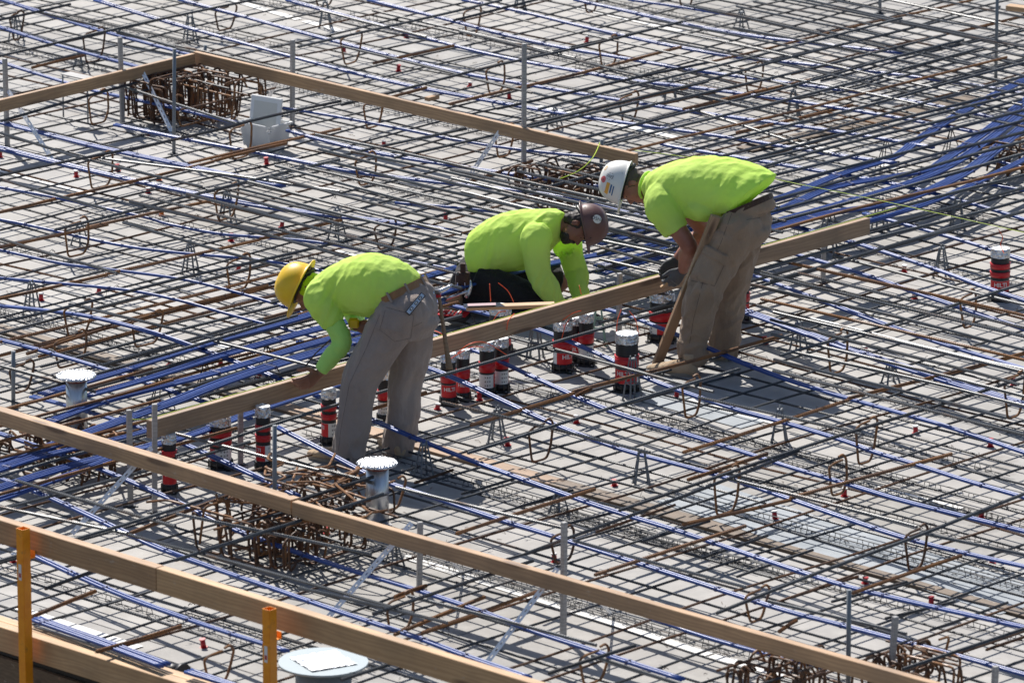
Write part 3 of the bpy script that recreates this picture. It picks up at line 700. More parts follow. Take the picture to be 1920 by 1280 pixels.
# ================================================================ STIRRUP CAGES OVER THE COLUMNS
def cage(c, su, sv, n, h, label, cat='stirrup cage', mess=0, zb=.03):
    root = tag(empty('stirrup_cage', c), label, cat)
    def add(nm, pts, m=None, r=.0075):
        bm = bmesh.new(); tube(bm, pts, r, 6); return obj(nm, bm, m or (M['rust'] if rnd.random() < .3 else M['rust_dark']), root)
    for i in range(n):
        alongu = i % 2 == 0; A, B = (U, V) if alongu else (V, U); w, d = (su, sv) if alongu else (sv, su)
        o_ = B*rnd.uniform(-d/2, d/2); s0 = rnd.uniform(-w/2, w/8); wl = rnd.uniform(.18, .42); hh = h*rnd.uniform(.78, 1.03); zl = zb+rnd.uniform(0, .04)
        lean = B*rnd.uniform(-.05, .05)
        f = rnd.random()
        if f < .35: pts = [o_+A*s0+Z*zl, o_+A*s0+lean+Z*hh, o_+A*(s0+wl)+lean+Z*(hh+.01), o_+A*(s0+wl)+Z*zl]
        elif f < .7: pts = [o_+A*(s0+.06)+lean+Z*(hh-.03), o_+A*s0+lean+Z*hh, o_+A*s0+Z*zl, o_+A*(s0+wl)+Z*(zl+.01), o_+A*(s0+wl)+lean+Z*hh, o_+A*(s0+wl-.09)+lean+Z*(hh+.0)]
        else: pts = [o_+A*(s0+.05)+Z*(zl+.05), o_+A*s0+Z*zl, o_+A*s0+lean+Z*(hh-.02), o_+A*(s0+.07)+lean+Z*(hh+.02), o_+A*(s0+.12)+lean+Z*(hh-.06)]
        add('stirrup', round_corners(pts, .035, 3))
    for i in range(max(3, n//8)):
        A, B = (U, V) if i % 2 else (V, U); o_ = B*rnd.uniform(-sv/2, sv/2)+Z*rnd.uniform(h*.55, h)
        add('tie_bar', [o_-A*su*.6, o_+A*rnd.uniform(.0, .05)+B*.01, o_+A*su*.6], M['steel'] if i % 3 == 0 else None, .008)
    for i in range(mess):
        p = U*rnd.uniform(-su/2, su/2)+V*rnd.uniform(-sv/2, sv/2)+Z*(h+rnd.uniform(-.02, .06)); a = rnd.uniform(0, 6.3)
        d = Vector((math.cos(a), math.sin(a), rnd.uniform(-.15, .15)))*rnd.uniform(.2, .34); e = Vector((math.cos(a+1.3), math.sin(a+1.3), .1))*rnd.uniform(.08, .2)
        add('loose_hook', round_corners([p-d+e*.8, p-d*.9, p+d, p+d+e], .03, 3), M['rust'])
    return root
cage(G(362, 228), .80, .80, 62, .36, 'far cage of rusty stirrups standing inside the corner of the edge boards')
cage(G(1055, 385), .62, .62, 40, .27, 'low cage of rusty stirrups behind the kneeling and white-hatted workers')
cage(G(555, 1040), .92, .85, 56, .29, 'large tangled cage of rusty stirrups with loose hooks under the near board', mess=7)
cage(G(110, 885), .85, .75, 40, .20, 'dark cage of rusty stirrups at the left edge among the blue bundles', mess=5)
cage(G(1468, 1330), .55, .55, 26, .30, 'rusty stirrup cage cut by the bottom edge under the near board')
cage(G(1690, 1305), .42, .42, 20, .24, 'small rusty stirrup cage below the leaning grey stake at the bottom right')
cage(G(1905, 335), .5, .5, 12, .26, 'rusty stirrup cage half out of the frame among blue bundles at right')
cage(G(620, 965), .5, .35, 12, .22, 'small pile of bent rusty ties in front of the yellow-hatted worker', cat='stirrup pile', mess=7)

# ================================================================ EDGE BOARDS, STAKES, STRAPS
def hb(px0, px1, zt, h=.089, w=.038, m='lumber', label='', cat='board', name='edge_board'):
    """px on the TOP front edge"""
    a, b_ = G(px0[0], px0[1], zt), G(px1[0], px1[1], zt)
    y = Z.cross((b_-a).normalized()) * (w/2)
    o = board(name, a-Z*h+y, b_-Z*h+y, w, h, M[m]); tag(o, label, cat); return o
# far corner: two boards meeting
hb((-60, 203), (366, 101), .44, label='far edge board running from the left frame edge to the corner')
hb((362, 97), (1190, 289), .44, label='long far edge board from the corner to behind the white hard hat')
hb((1010, 0), (1012, 0.5), .44) if False else None
hb((-60, 752), (545, 937), .43, w=.075, label='near edge board, the length on the left with a bright top')
hb((547, 940), (1780, 1290), .43, w=.05, label='near edge board, the long length crossing to the lower right')
# the long plank being set
pa, pb = G(285, 789, .475), G(1632, 409, .475); yv = Z.cross((pb-pa).normalized())*.026
L_ = (pb-pa).length; bm = bmesh.new(); box(bm, (0, -.026, 0), (L_, .026, .112), .004)
bmesh.ops.subdivide_edges(bm, edges=[e for e in bm.edges if e.calc_length() > L_*.5], cuts=24)
for v in bm.verts: t_ = v.co.x/L_; v.co.z += .007*4*t_*(1-t_)
o = obj('long_plank', bm, M['plank']); o.matrix_world = along(pa-Z*.112+yv, pb-Z*.112+yv)
tag(o, 'long heavy timber plank the workers are setting across the fire sleeves', 'plank')
PLANK = (pa, pb)
sl_ = bmesh.new(); q = (pb-pa).normalized()
tube(sl_, [G(246, 786, .46), pa+yv*1.6+Z*.003, pa.lerp(pb, .25)+yv*1.7+Z*.007, pa.lerp(pb, .5)+yv*1.7+Z*.009, pa.lerp(pb, .75)+yv*1.7+Z*.007, pb+yv*1.6+Z*.003, pb+q*.3+yv+Z*.01], .0017, 5)
tag(obj('string_line', sl_, M['string']), 'yellow-green string line along the top of the long plank', 'string')
bm = bmesh.new(); tube(bm, catmull([G(1190, 282, .46), G(1320, 300, .46), G(1440, 333, .46), G(1660, 378, .44), G(1960, 445, .42)], 3), .0017, 5)
tag(obj('string_line', bm, M['string']), 'yellow-green string stretched from the far board to the right frame edge', 'string')
bm = bmesh.new(); tube(bm, catmull([G(1127, 262, .46), G(1112, 295, .40), G(1085, 320, .35), G(1050, 335, .34)], 4), .003, 5)
tag(obj('string_line', bm, M['string']), 'short slack yellow-green string hanging from the far board pipe', 'string')
def stake(x, yt, xb, yb, name='stake', m='stake', w=.03, label='', cat='stake', rnd_=False):
    b_ = G(xb, yb); t = P(x, yt, b_.y); t = b_ + (t-b_)
    bm = bmesh.new(); L = (t-b_).length
    if rnd_: tube(bm, [(0, 0, 0), (0, 0, L)], w/2, 12)
    else:
        box(bm, (-w/2, -w/2, 0), (w/2, w/2, L), .003)
        bmesh.ops.transform(bm, matrix=Matrix.Rotation(rnd.uniform(.2, 1.1), 4, 'Z'), verts=bm.verts)
    o = obj(name, bm, M[m]); zz = (t-b_).normalized(); xx = Vector((1, 0, 0)); yy = zz.cross(xx).normalized(); xx = yy.cross(zz)
    mm = Matrix((xx, yy, zz)).transposed().to_4x4(); mm.translation = b_; o.matrix_world = mm
    tag(o, label, cat)
    fb = bmesh.new(); cyl(fb, .03, .03, 0, .012, 10); box(fb, (-.045, -.012, 0), (.045, .012, .006), .001)
    f = obj('foot_plate', fb, M['steel'], o); return o
for a in [(9, 110, 14, 278, 'grey stake at the left frame edge holding the far board'), (225, 70, 230, 236, 'grey stake behind the far left board near the cage'), (549, 75, 548, 236, 'grey stake behind the far board above the white tub'),
          (983, 82, 982, 352, 'tall whitish stake rising above the far board in the middle'), (242, 768, 245, 950, 'pale stake just left of the near end of the long plank'),
          (290, 757, 290, 962, 'pale stake against the near end of the long plank'), (788, 978, 786, 1105, 'white stake in front of the near board below the foil duct'),
          (1058, 978, 1056, 1197, 'tall grey stake in front of the middle of the near board'), (1679, 1155, 1668, 1300, 'leaning split grey stake at the lower right board'),
          (1867, 1248, 1862, 1330, 'short grey stake top at the bottom right corner'), (1162, 512, 1160, 645, 'short pale stake behind the long plank between workers'),
          (451, 770, 451, 872, 'pale stake under the long plank between two fire sleeves'), (1545, 443, 1543, 530, 'pale stake under the right part of the long plank'), (1870, 1262, 1872, 1400, None)][:-1]:
    stake(*a[:4], label=a[4])
for a in [(327, 92, 326, 290, 'grey conduit stub in front of the far left board by the cage'), (385, 85, 380, 165, 'grey conduit stub at the corner of the far boards'), (25, 658, 25, 765, 'grey conduit stub at the left edge above the near board'),
          (515, 797, 515, 1035, 'grey conduit stub rising beside the near board and large cage'), (1128, 262, 1126, 385, 'grey conduit stub by the cut end of the far board'), (1592, 1105, 1590, 1310, 'grey conduit stub behind the near board at lower right'),
          (1871, -60, 1867, 150, 'tall thin grey conduit at the upper right'), (1650, -30, 1650, 26, 'short grey conduit cut by the top edge')]:
    stake(*a[:4], name='conduit_stub', m='pvc', w=.026, label=a[4], cat='conduit', rnd_=True)
# plate on a threaded rod
r = tag(empty('embed_plate', G(165, 232)), 'flat grey embed plate on thin rods beside the far left board', 'embed plate')
bm = bmesh.new(); tube(bm, [(0, 0, 0), (0, 0, .34)], .006, 8); obj('rod', bm, M['pvc'], r)
r2 = G(119, 222)-G(165, 232); bm = bmesh.new(); tube(bm, [r2, r2+Z*.34], .006, 8); obj('rod', bm, M['pvc'], r)
bm = bmesh.new(); box(bm, (-.14, -.05, 0), (.14, .05, .008), .001); pl = obj('plate', bm, M['stake'], r); pl.location = r2*.35+Z*.342; pl.rotation_euler = (0, 0, -.75)
# white perforated straps bracing boards to the deck
def strap(x0, y0, z0, x1, y1, label, w=.030):
    a, b_ = G(x0, y0, z0), G(x1, y1, .012); root = None
    d = b_-a; L = d.length; x = d.normalized(); y = (CAM-a).cross(x).normalized(); z = x.cross(y)
    bm = bmesh.new(); n = int(L/.05)
    box(bm, (0, -w/2, -.001), (L, -w*.10, .001)); box(bm, (0, w*.10, -.001), (L, w/2, .001))
    for i in range(n+1): box(bm, (i*L/n-.014 if i else 0, -w*.105, -.0009), (min(L, i*L/n+.014), w*.105, .0009))
    o = obj('bracing_strap', bm, M['strap']); m = Matrix((x, y, z)).transposed().to_4x4(); m.translation = a; o.matrix_world = m
    return tag(o, label, 'strap', 'white perforated bracing straps')
strap(262, 124, .43, 325, 254, 'white strap leaning from the far left board in front of the cage')
strap(15, 170, .43, 102, 305, 'white strap leaning down from the stake at the left edge')
strap(530, 132, .44, 500, 190, 'short white strap behind the white tub')
strap(948, 230, .44, 875, 338, 'white strap from the far board behind the kneeling worker')
strap(285, 838, .41, 135, 1000, 'white strap from the near board to the lower left by pale stakes')
strap(772, 980, .41, 612, 1160, 'white strap from the near board beside the white stake')
strap(1045, 1065, .41, 908, 1248, 'white strap from the near board beside the tall grey stake')
strap(1705, 1262, .40, 1600, 1400, 'white strap at the bottom right leaning out of the frame')
strap(815, 1015, .40, 868, 1075, 'faint far-side strap under the near board right of the white stake', .016)
strap(1098, 1103, .40, 1150, 1153, 'faint far-side strap under the near board right of the tall stake', .016)

# guard rail at the slab edge
zt = .755
pa_, pb_ = G(-80, 952, zt), G(1075, 1306, zt); yv2 = Z.cross((pb_-pa_).normalized())*.019
# two lengths butted
mid = pa_.lerp(pb_, .34)
for i, (a, b_) in enumerate(((pa_, mid), (mid+(pb_-pa_).normalized()*.004, pb_))):
    o = board('guard_rail', a-Z*.135+yv2*2.2, b_-Z*.135+yv2*2.2, .062, .135, M['lumber_new'] if i else M['lumber'])
    tag(o, ['guard rail board on the yellow posts, the left length', 'guard rail board on the yellow posts, the long right length'][i], 'guard rail')
ta, tb = G(-80, 1150, .14), G(520, 1338, .14)
o = board('toe_board', ta-Z*.14+yv2*2, tb-Z*.14+yv2*2, .07, .14, M['lumber_new']); tag(o, 'toe board at the slab edge in the lower left corner, outer layer', 'toe board')
o = board('toe_board', ta-Z*.13+yv2*5.8, tb-Z*.13+yv2*5.8, .07, .13, M['lumber_new']); tag(o, 'toe board at the slab edge in the lower left corner, inner layer', 'toe board')
def post(x, yt, label, low):
    y0 = P(x, yt, 0).y
    t = G(x, yt, zt+.03); off = -V*(max(.05, t.dot(V)-(min(edge_v, ta.dot(V))-.05))); root = tag(empty('guard_post', t-Z*1.7+off), label, 'guard post')
    bm = bmesh.new(); h = 1.7
    s_ = .026
    for sx, sy in ((0, -1), (0, 1), (-1, 0), (1, 0)):
        lo = (-s_ if sx == 0 else (sx*s_-.0015 if sx > 0 else -s_-.0015), -s_ if sy == 0 else (s_-.0015 if sy > 0 else -s_-.0015), 0)
        hi = (s_ if sx == 0 else lo[0]+.003, s_ if sy == 0 else lo[1]+.003, h); box(bm, lo, hi)
    p = obj('post_tube', bm, M['yellow_post'], root); p.rotation_euler = (0, 0, -UA)
    bm = bmesh.new(); box(bm, (-.012, -.0288, 1.41), (.012, -.0283, 1.50)); lb = obj('sticker', bm, M['label_white'], root); lb.rotation_euler = (0, 0, -UA*.0-.78)
    bm = bmesh.new(); box(bm, (-.008, -.0293, 1.425), (.008, -.0289, 1.45)); lb = obj('sticker_mark', bm, M['red_cap'], root); lb.rotation_euler = (0, 0, -.78)
    for z_ in (1.7-.10,):
        bm = bmesh.new(); box(bm, (-.02, -.03, z_-.08), (.02, .07, z_-.074)); box(bm, (-.02, .064, z_-.08), (.02, .07, z_-.04), .001)
        k_ = obj('rail_bracket', bm, M['yellow_post'], root); k_.rotation_euler = (0, 0, -UA)
    return root
post(56, 986, 'taller yellow guard post at the left, standing before both rails', 0)
post(518, 1136, 'shorter yellow guard post beside the round grey lid', 0)
# knee brace in the void under the corner
a, b_ = G(-40, 1320, -.5), G(40, 1225, -.1)
o = board('form_brace', a, b_+Z*.0, .038, .08, M['lumber_dark']); tag(o, 'diagonal timber brace below the slab edge in the bottom left corner', 'brace')
bm = bmesh.new(); ubox(bm, -6, 6, edge_v-.02, edge_v+.004, -.32, -.125); o = obj('edge_joist', bm, M['lumber_dark']); tag(o, 'dark timber joist under the slab edge at the lower left', 'joist')

# ================================================================ FIRE SLEEVES
def text_on_cyl(txt, size, r, z, ang0, m, parent, name='lettering', depth=.0006):
    cu = bpy.data.curves.new('t', 'FONT'); cu.body = txt; cu.size = size; cu.align_x = 'CENTER'; cu.align_y = 'CENTER'; cu.offset = size*.02
    to = bpy.data.objects.new('t', cu); COL.objects.link(to); bpy.context.view_layer.update()
    me = bpy.data.meshes.new_from_object(to.evaluated_get(bpy.context.evaluated_depsgraph_get())); bpy.data.objects.remove(to)
    bm = bmesh.new(); bm.from_mesh(me); bmesh.ops.subdivide_edges(bm, edges=[e for e in bm.edges if e.calc_length() > size*.2], cuts=2)
    for v in bm.verts:
        a = ang0 + v.co.x/r; zz = z+v.co.y; v.co = Vector((r*math.cos(a), r*math.sin(a), zz))
    me.materials.clear(); 
    return obj(name, bm, m, parent)
def arc_band(bm, r, z0, z1, a0, a1, mi=0, n=None, r1=None):
    n = n or max(3, int(abs(a1-a0)/.25)); r1 = r if r1 is None else r1
    A = [bm.verts.new((r*math.cos(a0+(a1-a0)*k/n), r*math.sin(a0+(a1-a0)*k/n), z0)) for k in range(n+1)]
    B = [bm.verts.new((r1*math.cos(a0+(a1-a0)*k/n), r1*math.sin(a0+(a1-a0)*k/n), z1)) for k in range(n+1)]
    for k in range(n):
        f = bm.faces.new((A[k], A[k+1], B[k+1], B[k])); f.material_index = mi; f.smooth = True
def sleeve(x, yt, yb, wpx, two, red_ang, label, open_top=False):
    b0 = G(x, yb); sc = 290*(yb+2688)/3328; d = wpx/sc; r = d/2*.93; b = G(x, yb-2.2-d*.5*sc*.27); h = min(.40, max(.30, (yb-yt)/sc/.963-.03))
    root = tag(empty('fire_sleeve', b, rnd.uniform(-.1, .1)), label, 'fire sleeve', 'black and red fire sleeves')
    # flange with feet
    bm = bmesh.new(); cyl(bm, r*1.22, r*1.18, .0, .012, 28); cyl(bm, r*1.12, r*1.10, .012, .055, 28)
    for k in range(4):
        a = k*math.pi/2+.5; c = (math.cos(a)*r*1.38, math.sin(a)*r*1.38); box(bm, (c[0]-.016, c[1]-.016, 0), (c[0]+.016, c[1]+.016, .008), .002)
    for k in range(10):
        a = k*math.pi/5; p = Vector((math.cos(a), math.sin(a), 0)); tube(bm, [p*r*1.16+Z*.01, p*r*1.11+Z*.055], .004, 4)
    obj('flange', bm, M['black'], root)
    for k in range(4):
        a = k*math.pi/2+.5; bm = bmesh.new(); cyl(bm, .005, .005, .008, .014, 8, c=(math.cos(a)*r*1.40, math.sin(a)*r*1.40)); obj('screw', bm, M['tool_steel'], root)
    # body, corrugated
    prof = [(r*1.0, .055), (r*1.0, .06)]; z = .06
    zfoil = h*.865
    while z < zfoil: prof += [(r*.99, z+.003), (r*.955, z+.006), (r*.99, z+.009)]; z += .009
    bm = bmesh.new(); n = 28; rings = []
    for rr, zz in prof: rings.append([bm.verts.new((rr*math.cos(k*2*math.pi/n), rr*math.sin(k*2*math.pi/n), zz)) for k in range(n)])
    for A, B in zip(rings, rings[1:]):
        for k in range(n): f = bm.faces.new((A[k], A[(k+1) % n], B[(k+1) % n], B[k])); f.smooth = True
    bm.faces.new(rings[-1]); obj('sleeve_body', bm, M['black'], root)
    # wrap label: white field and red field
    z0, z1 = h*.155, h*.40
    bm = bmesh.new(); cyl(bm, r*1.012, r*1.012, z0, z1, 72, cap=False); lab = obj('wrap_label', bm, M['label_white'], root)
    bm = bmesh.new(); arc_band(bm, r*1.024, z0+.001, z1-.001, red_ang-1.35, red_ang+1.35, n=36); rf = obj('red_field', bm, M['label_red'], lab)
    text_on_cyl('HILTI', min(.040, r*.72), r*1.036, z1-.028 if z1-z0 > .06 else (z0+z1)/2, red_ang, M['label_white'], lab)
    bm = bmesh.new(); wa = red_ang+math.pi
    for off in (-1.75, 1.75):
        for i in range(3):
            for j in range(3):
                a = red_ang+off*1.28+(i-1)*.30; zc = z0+(z1-z0)*(.2+.3*j)
                if (i+j) % 2 == 0:
                    arc_band(bm, r*1.022, zc-.006, zc+.006, a-.07, a-.045, n=1); arc_band(bm, r*1.022, zc-.006, zc+.006, a+.045, a+.07, n=1); arc_band(bm, r*1.022, zc-.002, zc+.002, a-.07, a+.07, n=1)
                else:
                    arc_band(bm, r*1.022, zc-.008, zc+.008, a-.015, a+.015, n=1); arc_band(bm, r*1.022, zc-.003, zc+.003, a-.08, a+.08, n=1)
    obj('pictograms', bm, M['ink'], lab)['kind'] = 'stuff'
    # red collars
    for (f0, f1) in ([(.46, .56), (.62, .72)] if two else [(.44, .62)]):
        bm = bmesh.new(); cyl(bm, r*1.07, r*1.07, h*f0, h*f1, 30); cyl(bm, r*1.11, r*1.11, h*f1-.008, h*f1-.001, 30); obj('red_collar', bm, M['red'], root)
    # foil cap: crumpled cylinder and top
    bm = bmesh.new(); n = 40; rings = []
    for i, (zz, rr) in enumerate([(zfoil-.012, 1.02), (zfoil+.01, 1.03), (zfoil+.03, 1.02), (h-.006, 1.02), (h, .98)]):
        rings.append([bm.verts.new(((rr*r+rnd.uniform(-.0022, .0022))*math.cos(k*2*math.pi/n), (rr*r+rnd.uniform(-.0022, .0022))*math.sin(k*2*math.pi/n), zz+rnd.uniform(-.0025, .0025))) for k in range(n)])
    for A, B in zip(rings, rings[1:]):
        for k in range(n): bm.faces.new((A[k], A[(k+1) % n], B[(k+1) % n], B[k]))
    fc = obj('foil_cap', bm, M['foil'], root)
    bm = bmesh.new()
    if open_top:
        cyl(bm, r*.93, r*.93, h-.05, h-.045, 24); obj('inner_bore', bm, M['black'], root)
    else:
        bmesh.ops.create_circle(bm, cap_ends=True, radius=r*.985, segments=32, matrix=Matrix.Translation((0, 0, h-.002))); obj('foil_lid', bm, M['foil_top'], fc)
    return root
FA = -math.pi/2
for a in [(318, 808, 928, 29, True, FA+.25, 'fire sleeve under the near end of the long plank, leftmost'), (414, 778, 884, 43, True, FA-1.9, 'wide double-collared fire sleeve, second under the plank from its near end', True),
          (494, 755, 886, 30, True, FA-1.1, 'slim double-collared fire sleeve, third under the plank from its near end'), (617, 725, 838, 30, True, FA-1.5, 'fire sleeve against the thigh side of the yellow-hatted worker'),
          (722, 690, 796, 29, False, FA+2.2, 'fire sleeve seen between the legs of the yellow-hatted worker'), (841, 658, 764, 31, False, FA+.25, 'fire sleeve behind the hanging hammer handle, front one of its pair'),
          (868, 651, 755, 28, False, FA+.15, 'fire sleeve behind the hammer handle, rear one of its pair'), (913, 636, 746, 31, False, FA+2.4, 'white-labelled fire sleeve, left one of the pair beside the middle of the plank'),
          (940, 630, 739, 29, False, FA+2.7, 'white-labelled fire sleeve, right one of the pair beside the middle of the plank'), (1055, 600, 702, 38, False, FA+.65, 'fire sleeve with a half white half red label before the kneeling worker', True),
          (1099, 584, 690, 30, False, FA+2.6, 'slim fire sleeve right beside the half white half red one'), (1175, 623, 740, 46, False, FA-.25, 'broad single fire sleeve with a clean foil lid, left of the leaning stud'),
          (1241, 548, 646, 50, False, FA+.85, 'broadest fire sleeve with an open top at the gloved hands', True), (1874, 464, 569, 38, True, FA-.05, 'lone fire sleeve standing far to the right with an orange cord'),
          (938, 572, 668, 44, False, FA, 'fire sleeve mostly hidden behind the long plank under the short board'), (1386, 515, 608, 40, False, FA, 'fire sleeve mostly hidden behind the legs of the white-hatted worker'),
          (1079, 592, 684, 28, False, FA, 'fire sleeve half hidden between two others before the kneeling worker')]:
    sleeve(*a)
# foil-topped ducts
def duct(x, ydisc, wdisc, wt, ybase, label):
    b = G(x, ybase); sc = 290*(ybase+2688)/3328; h = (ybase-ydisc)/sc/.963; r = wt/sc/2; R_ = wdisc/sc/2
    root = tag(empty('foil_topped_duct', b), label, 'duct')
    bm = bmesh.new(); cyl(bm, r, r, 0, h-.02, 32); cyl(bm, r*1.25, r*1.25, 0, .006, 32); obj('duct_tube', bm, M['galv'], root)
    bm = bmesh.new(); cyl(bm, r*1.03, r*1.12, h-.035, h-.012, 32); obj('duct_collar', bm, mat_collar, root)
    bm = bmesh.new(); n = 46; rings = []
    for zz, rr, j in [(h-.012, .80, .0), (h-.012, .97, .0015), (h-.004, 1.01, .0022), (h+.003, .97, .002), (h+.006, .86, .0015), (h+.006, .74, .001)]:
        rings.append([bm.verts.new(((rr*R_+rnd.uniform(-j, j))*math.cos(k*2*math.pi/n), (rr*R_+rnd.uniform(-j, j))*math.sin(k*2*math.pi/n), zz+rnd.uniform(-j, j)*.8)) for k in range(n)])
    for A, B in zip(rings, rings[1:]):
        for k in range(n): bm.faces.new((A[k], A[(k+1) % n], B[(k+1) % n], B[k]))
    rim = obj('foil_rim', bm, M['foil'], root)
    bm = bmesh.new(); bmesh.ops.create_circle(bm, cap_ends=True, radius=R_*.75, segments=32, matrix=Matrix.Translation((0, 0, h+.005))); obj('foil_lid', bm, M['foil_top'], rim)
mat_collar = mat('dark red collar', (.16, .03, .02), .6)
duct(708, 866, 77, 43, 985, 'galvanised duct with a crinkled foil disc in front of the yellow-hatted worker')
duct(145, 703, 76, 40, 815, 'galvanised duct with a crinkled foil disc at the left by the bundles')
# round grey lid on a pipe
b = G(607, 1340); h = (1340-1238)/350/.963; root = tag(empty('round_lid', b), 'large round grey lid with a square foil patch at the bottom left', 'lid')
bm = bmesh.new(); cyl(bm, .15, .15, 0, h-.02, 40); obj('pipe', bm, M['pvc'], root)
bm = bmesh.new(); cyl(bm, .240, .24, h-.012, h, 56); obj('lid_disc', bm, M['lid_grey'], root)
bm = bmesh.new(); g = 14
vs = [[bm.verts.new((-.135+.27*i/g, -.135+.27*j/g, h+.006+rnd.uniform(-.004, .004))) for j in range(g+1)] for i in range(g+1)]
for i in range(g):
    for j in range(g): bm.faces.new((vs[i][j], vs[i+1][j], vs[i+1][j+1], vs[i][j+1]))
fp = obj('foil_patch', bm, M['foil_top'], root); fp.rotation_euler = (0, 0, .5)
# black pipe end cap near the lid
b = G(338, 1262, .08); bm = bmesh.new(); tube(bm, [(-.09, .07, .0), (0, 0, 0)], .045, 24); tube(bm, [(0, 0, 0), (.02, -.015, 0)], .06, 24)
o = obj('tendon_anchor', bm, M['black']); o.location = b; tag(o, 'dark round anchor block at the end of a blue bundle near the slab edge', 'anchor')

# ================================================================ WHITE TUB
def tub():
    base = G(498, 281); root = tag(empty('plastic_tub', base, -UA+.04), 'milky white plastic tub with its lid leaning inside, beside the far stake', 'tub')
    bm = bmesh.new(); W0, D0, W1, D1, H = .125, .095, .145, .115, .20
    def quad(w, d, z): return [bm.verts.new((sx*w, sy*d, z)) for sx, sy in ((-1, -1), (1, -1), (1, 1), (-1, 1))]
    a = quad(W0, D0, 0); b = quad(W1, D1, H); c = quad(W1+.012, D1+.012, H); d = quad(W1+.012, D1+.012, H+.012); e = quad(W1-.006, D1-.006, H+.012); f = quad(W0-.005, D0-.005, .006)
    bm.faces.new(a)
    for A, B in ((a, b), (b, c), (c, d), (d, e), (e, f)):
        for k in range(4): bm.faces.new((A[k], A[(k+1) % 4], B[(k+1) % 4], B[k]))
    bm.faces.new(f); bmesh.ops.bevel(bm, geom=[e_ for e_ in bm.edges if abs(e_.verts[0].co.z-e_.verts[1].co.z) > .05], offset=.035, segments=5)
    obj('tub_body', bm, M['tub'], root)
    bm = bmesh.new(); box(bm, (-.14, -.009, 0), (.14, .009, .25), .006); bmesh.ops.bevel(bm, geom=[e_ for e_ in bm.edges if abs(e_.verts[0].co.y-e_.verts[1].co.y) > .01], offset=.035, segments=4)
    l = obj('tub_lid', bm, M['white_pl'], root); l.location = (-.03, .02, .135); l.rotation_euler = (R(-9), 0, .12)
    bm = bmesh.new(); box(bm, (-.105, -.0105, .025), (.105, -.0085, .21), .001); obj('lid_panel', bm, M['tub_lid'], l)
    bm = bmesh.new()
    for k in range(14):
        p = Vector((rnd.uniform(-.08, .08), rnd.uniform(-.06, .06), .03+rnd.uniform(0, .05))); box(bm, tuple(p-Vector((.02, .015, .01))), tuple(p+Vector((.02, .015, .012))), .003)
    obj('tub_contents', bm, M['lid_grey'], root)
tub()
# ================================================================ LOOSE TOOLS AND TIMBERS
pY = G(950, 571, .42).y
a, b_ = G(874, 580, .385), G(1040, 574, .40)
o = board('short_board', a, b_, .075, .022, M['lumber_new'], bev=.002); tag(o, 'short clean board lying on a fire sleeve and the long plank', 'board')
m0 = along(a, b_); bm = bmesh.new()
for q in ((-.015, -.045), (.25, -.045), (.215, .055), (-.015, .055)): bm.verts.new((q[0], q[1], .0225))
f = bm.faces.new(bm.verts); bmesh.ops.solidify(bm, geom=[f], thickness=-.006)
o = obj('speed_square', bm, mat('dark anodised square', (.035, .04, .07), .3, .6)); o.matrix_world = m0; tag(o, 'dark metal layout square lying on the short board', 'square')
bm = bmesh.new(); box(bm, (.01, -.03, .0292), (.19, .03, .0297)); obj('scale_markings', bm, mat('red scale print', (.35, .22, .24), .5), o)
# red tool case
c = G(846, 598, .05); root = tag(empty('tool_case', c, -.25), 'open red tool case behind the hanging hammer', 'tool case')
bm = bmesh.new(); box(bm, (-.16, -.09, 0), (.16, .09, .045), .008); obj('case_tray', bm, M['black'], root)
bm = bmesh.new(); box(bm, (-.155, -.085, .046), (.155, .085, .058), .004); box(bm, (-.10, -.04, .058), (-.02, .03, .075), .006); obj('case_insert', bm, M['red'], root)
for k in range(7):
    bm = bmesh.new(); box(bm, (-.13+.037*k, -.065, .0585), (-.115+.037*k, .05, .07), .002); obj('bit', bm, M['white_pl' if k % 2 else 'tool_steel'], root)
root.scale = (.72, .72, .72)
# orange cords from sleeves
for pts, lab in [([(694, 0)], None)]: pass
cords = [([(858, 662, .40), (880, 645, .47), (910, 642, .46), (950, 665, .37)], 'orange cord arching over the paired fire sleeves'), ([(845, 672, .38), (880, 652, .40), (905, 650, .39)], 'short orange cord on the front fire sleeve of the hammer pair'),
 ([(815, 620, .42), (828, 626, .42), (838, 640, .36)], 'orange cord behind the hammer handle'), ([(918, 532, .60), (920, 565, .46)], 'upright orange cord end before dark trousers'), ([(934, 530, .60), (952, 545, .55), (963, 566, .45)], 'curved orange cord before dark trousers'),
 ([(925, 600, .40), (935, 586, .46), (948, 583, .46)], 'orange cord looping onto the plank by the short board'), ([(964, 588, .50), (953, 602, .48), (950, 622, .40)], 'orange cord hanging over the face of the plank'), ([(1055, 600, .38), (1072, 588, .42), (1090, 582, .45)], 'orange cord on the half red sleeve'),
 ([(1165, 580, .50), (1158, 600, .44), (1156, 622, .36)], 'orange cord left of the broad single sleeve'), ([(1180, 583, .52), (1192, 600, .44), (1198, 628, .36)], 'orange cord right of the broad single sleeve'), ([(1872, 430, .52), (1880, 445, .47), (1876, 458, .42), (1882, 474, .38)], 'orange cord on the lone fire sleeve'),
 ([(1086, 535, .50), (1090, 552, .43)], 'tiny orange cord by the kneeling worker cuff'), ([(1068, 598, .37), (1060, 610, .32), (1052, 640, .22)], 'thin orange cord between the two sleeves')]
for pts, lab in cords:
    bm = bmesh.new(); tube(bm, catmull([G(*p) for p in pts], 6), .0028, 5); tag(obj('orange_twine', bm, M['orange']), lab, 'cord')
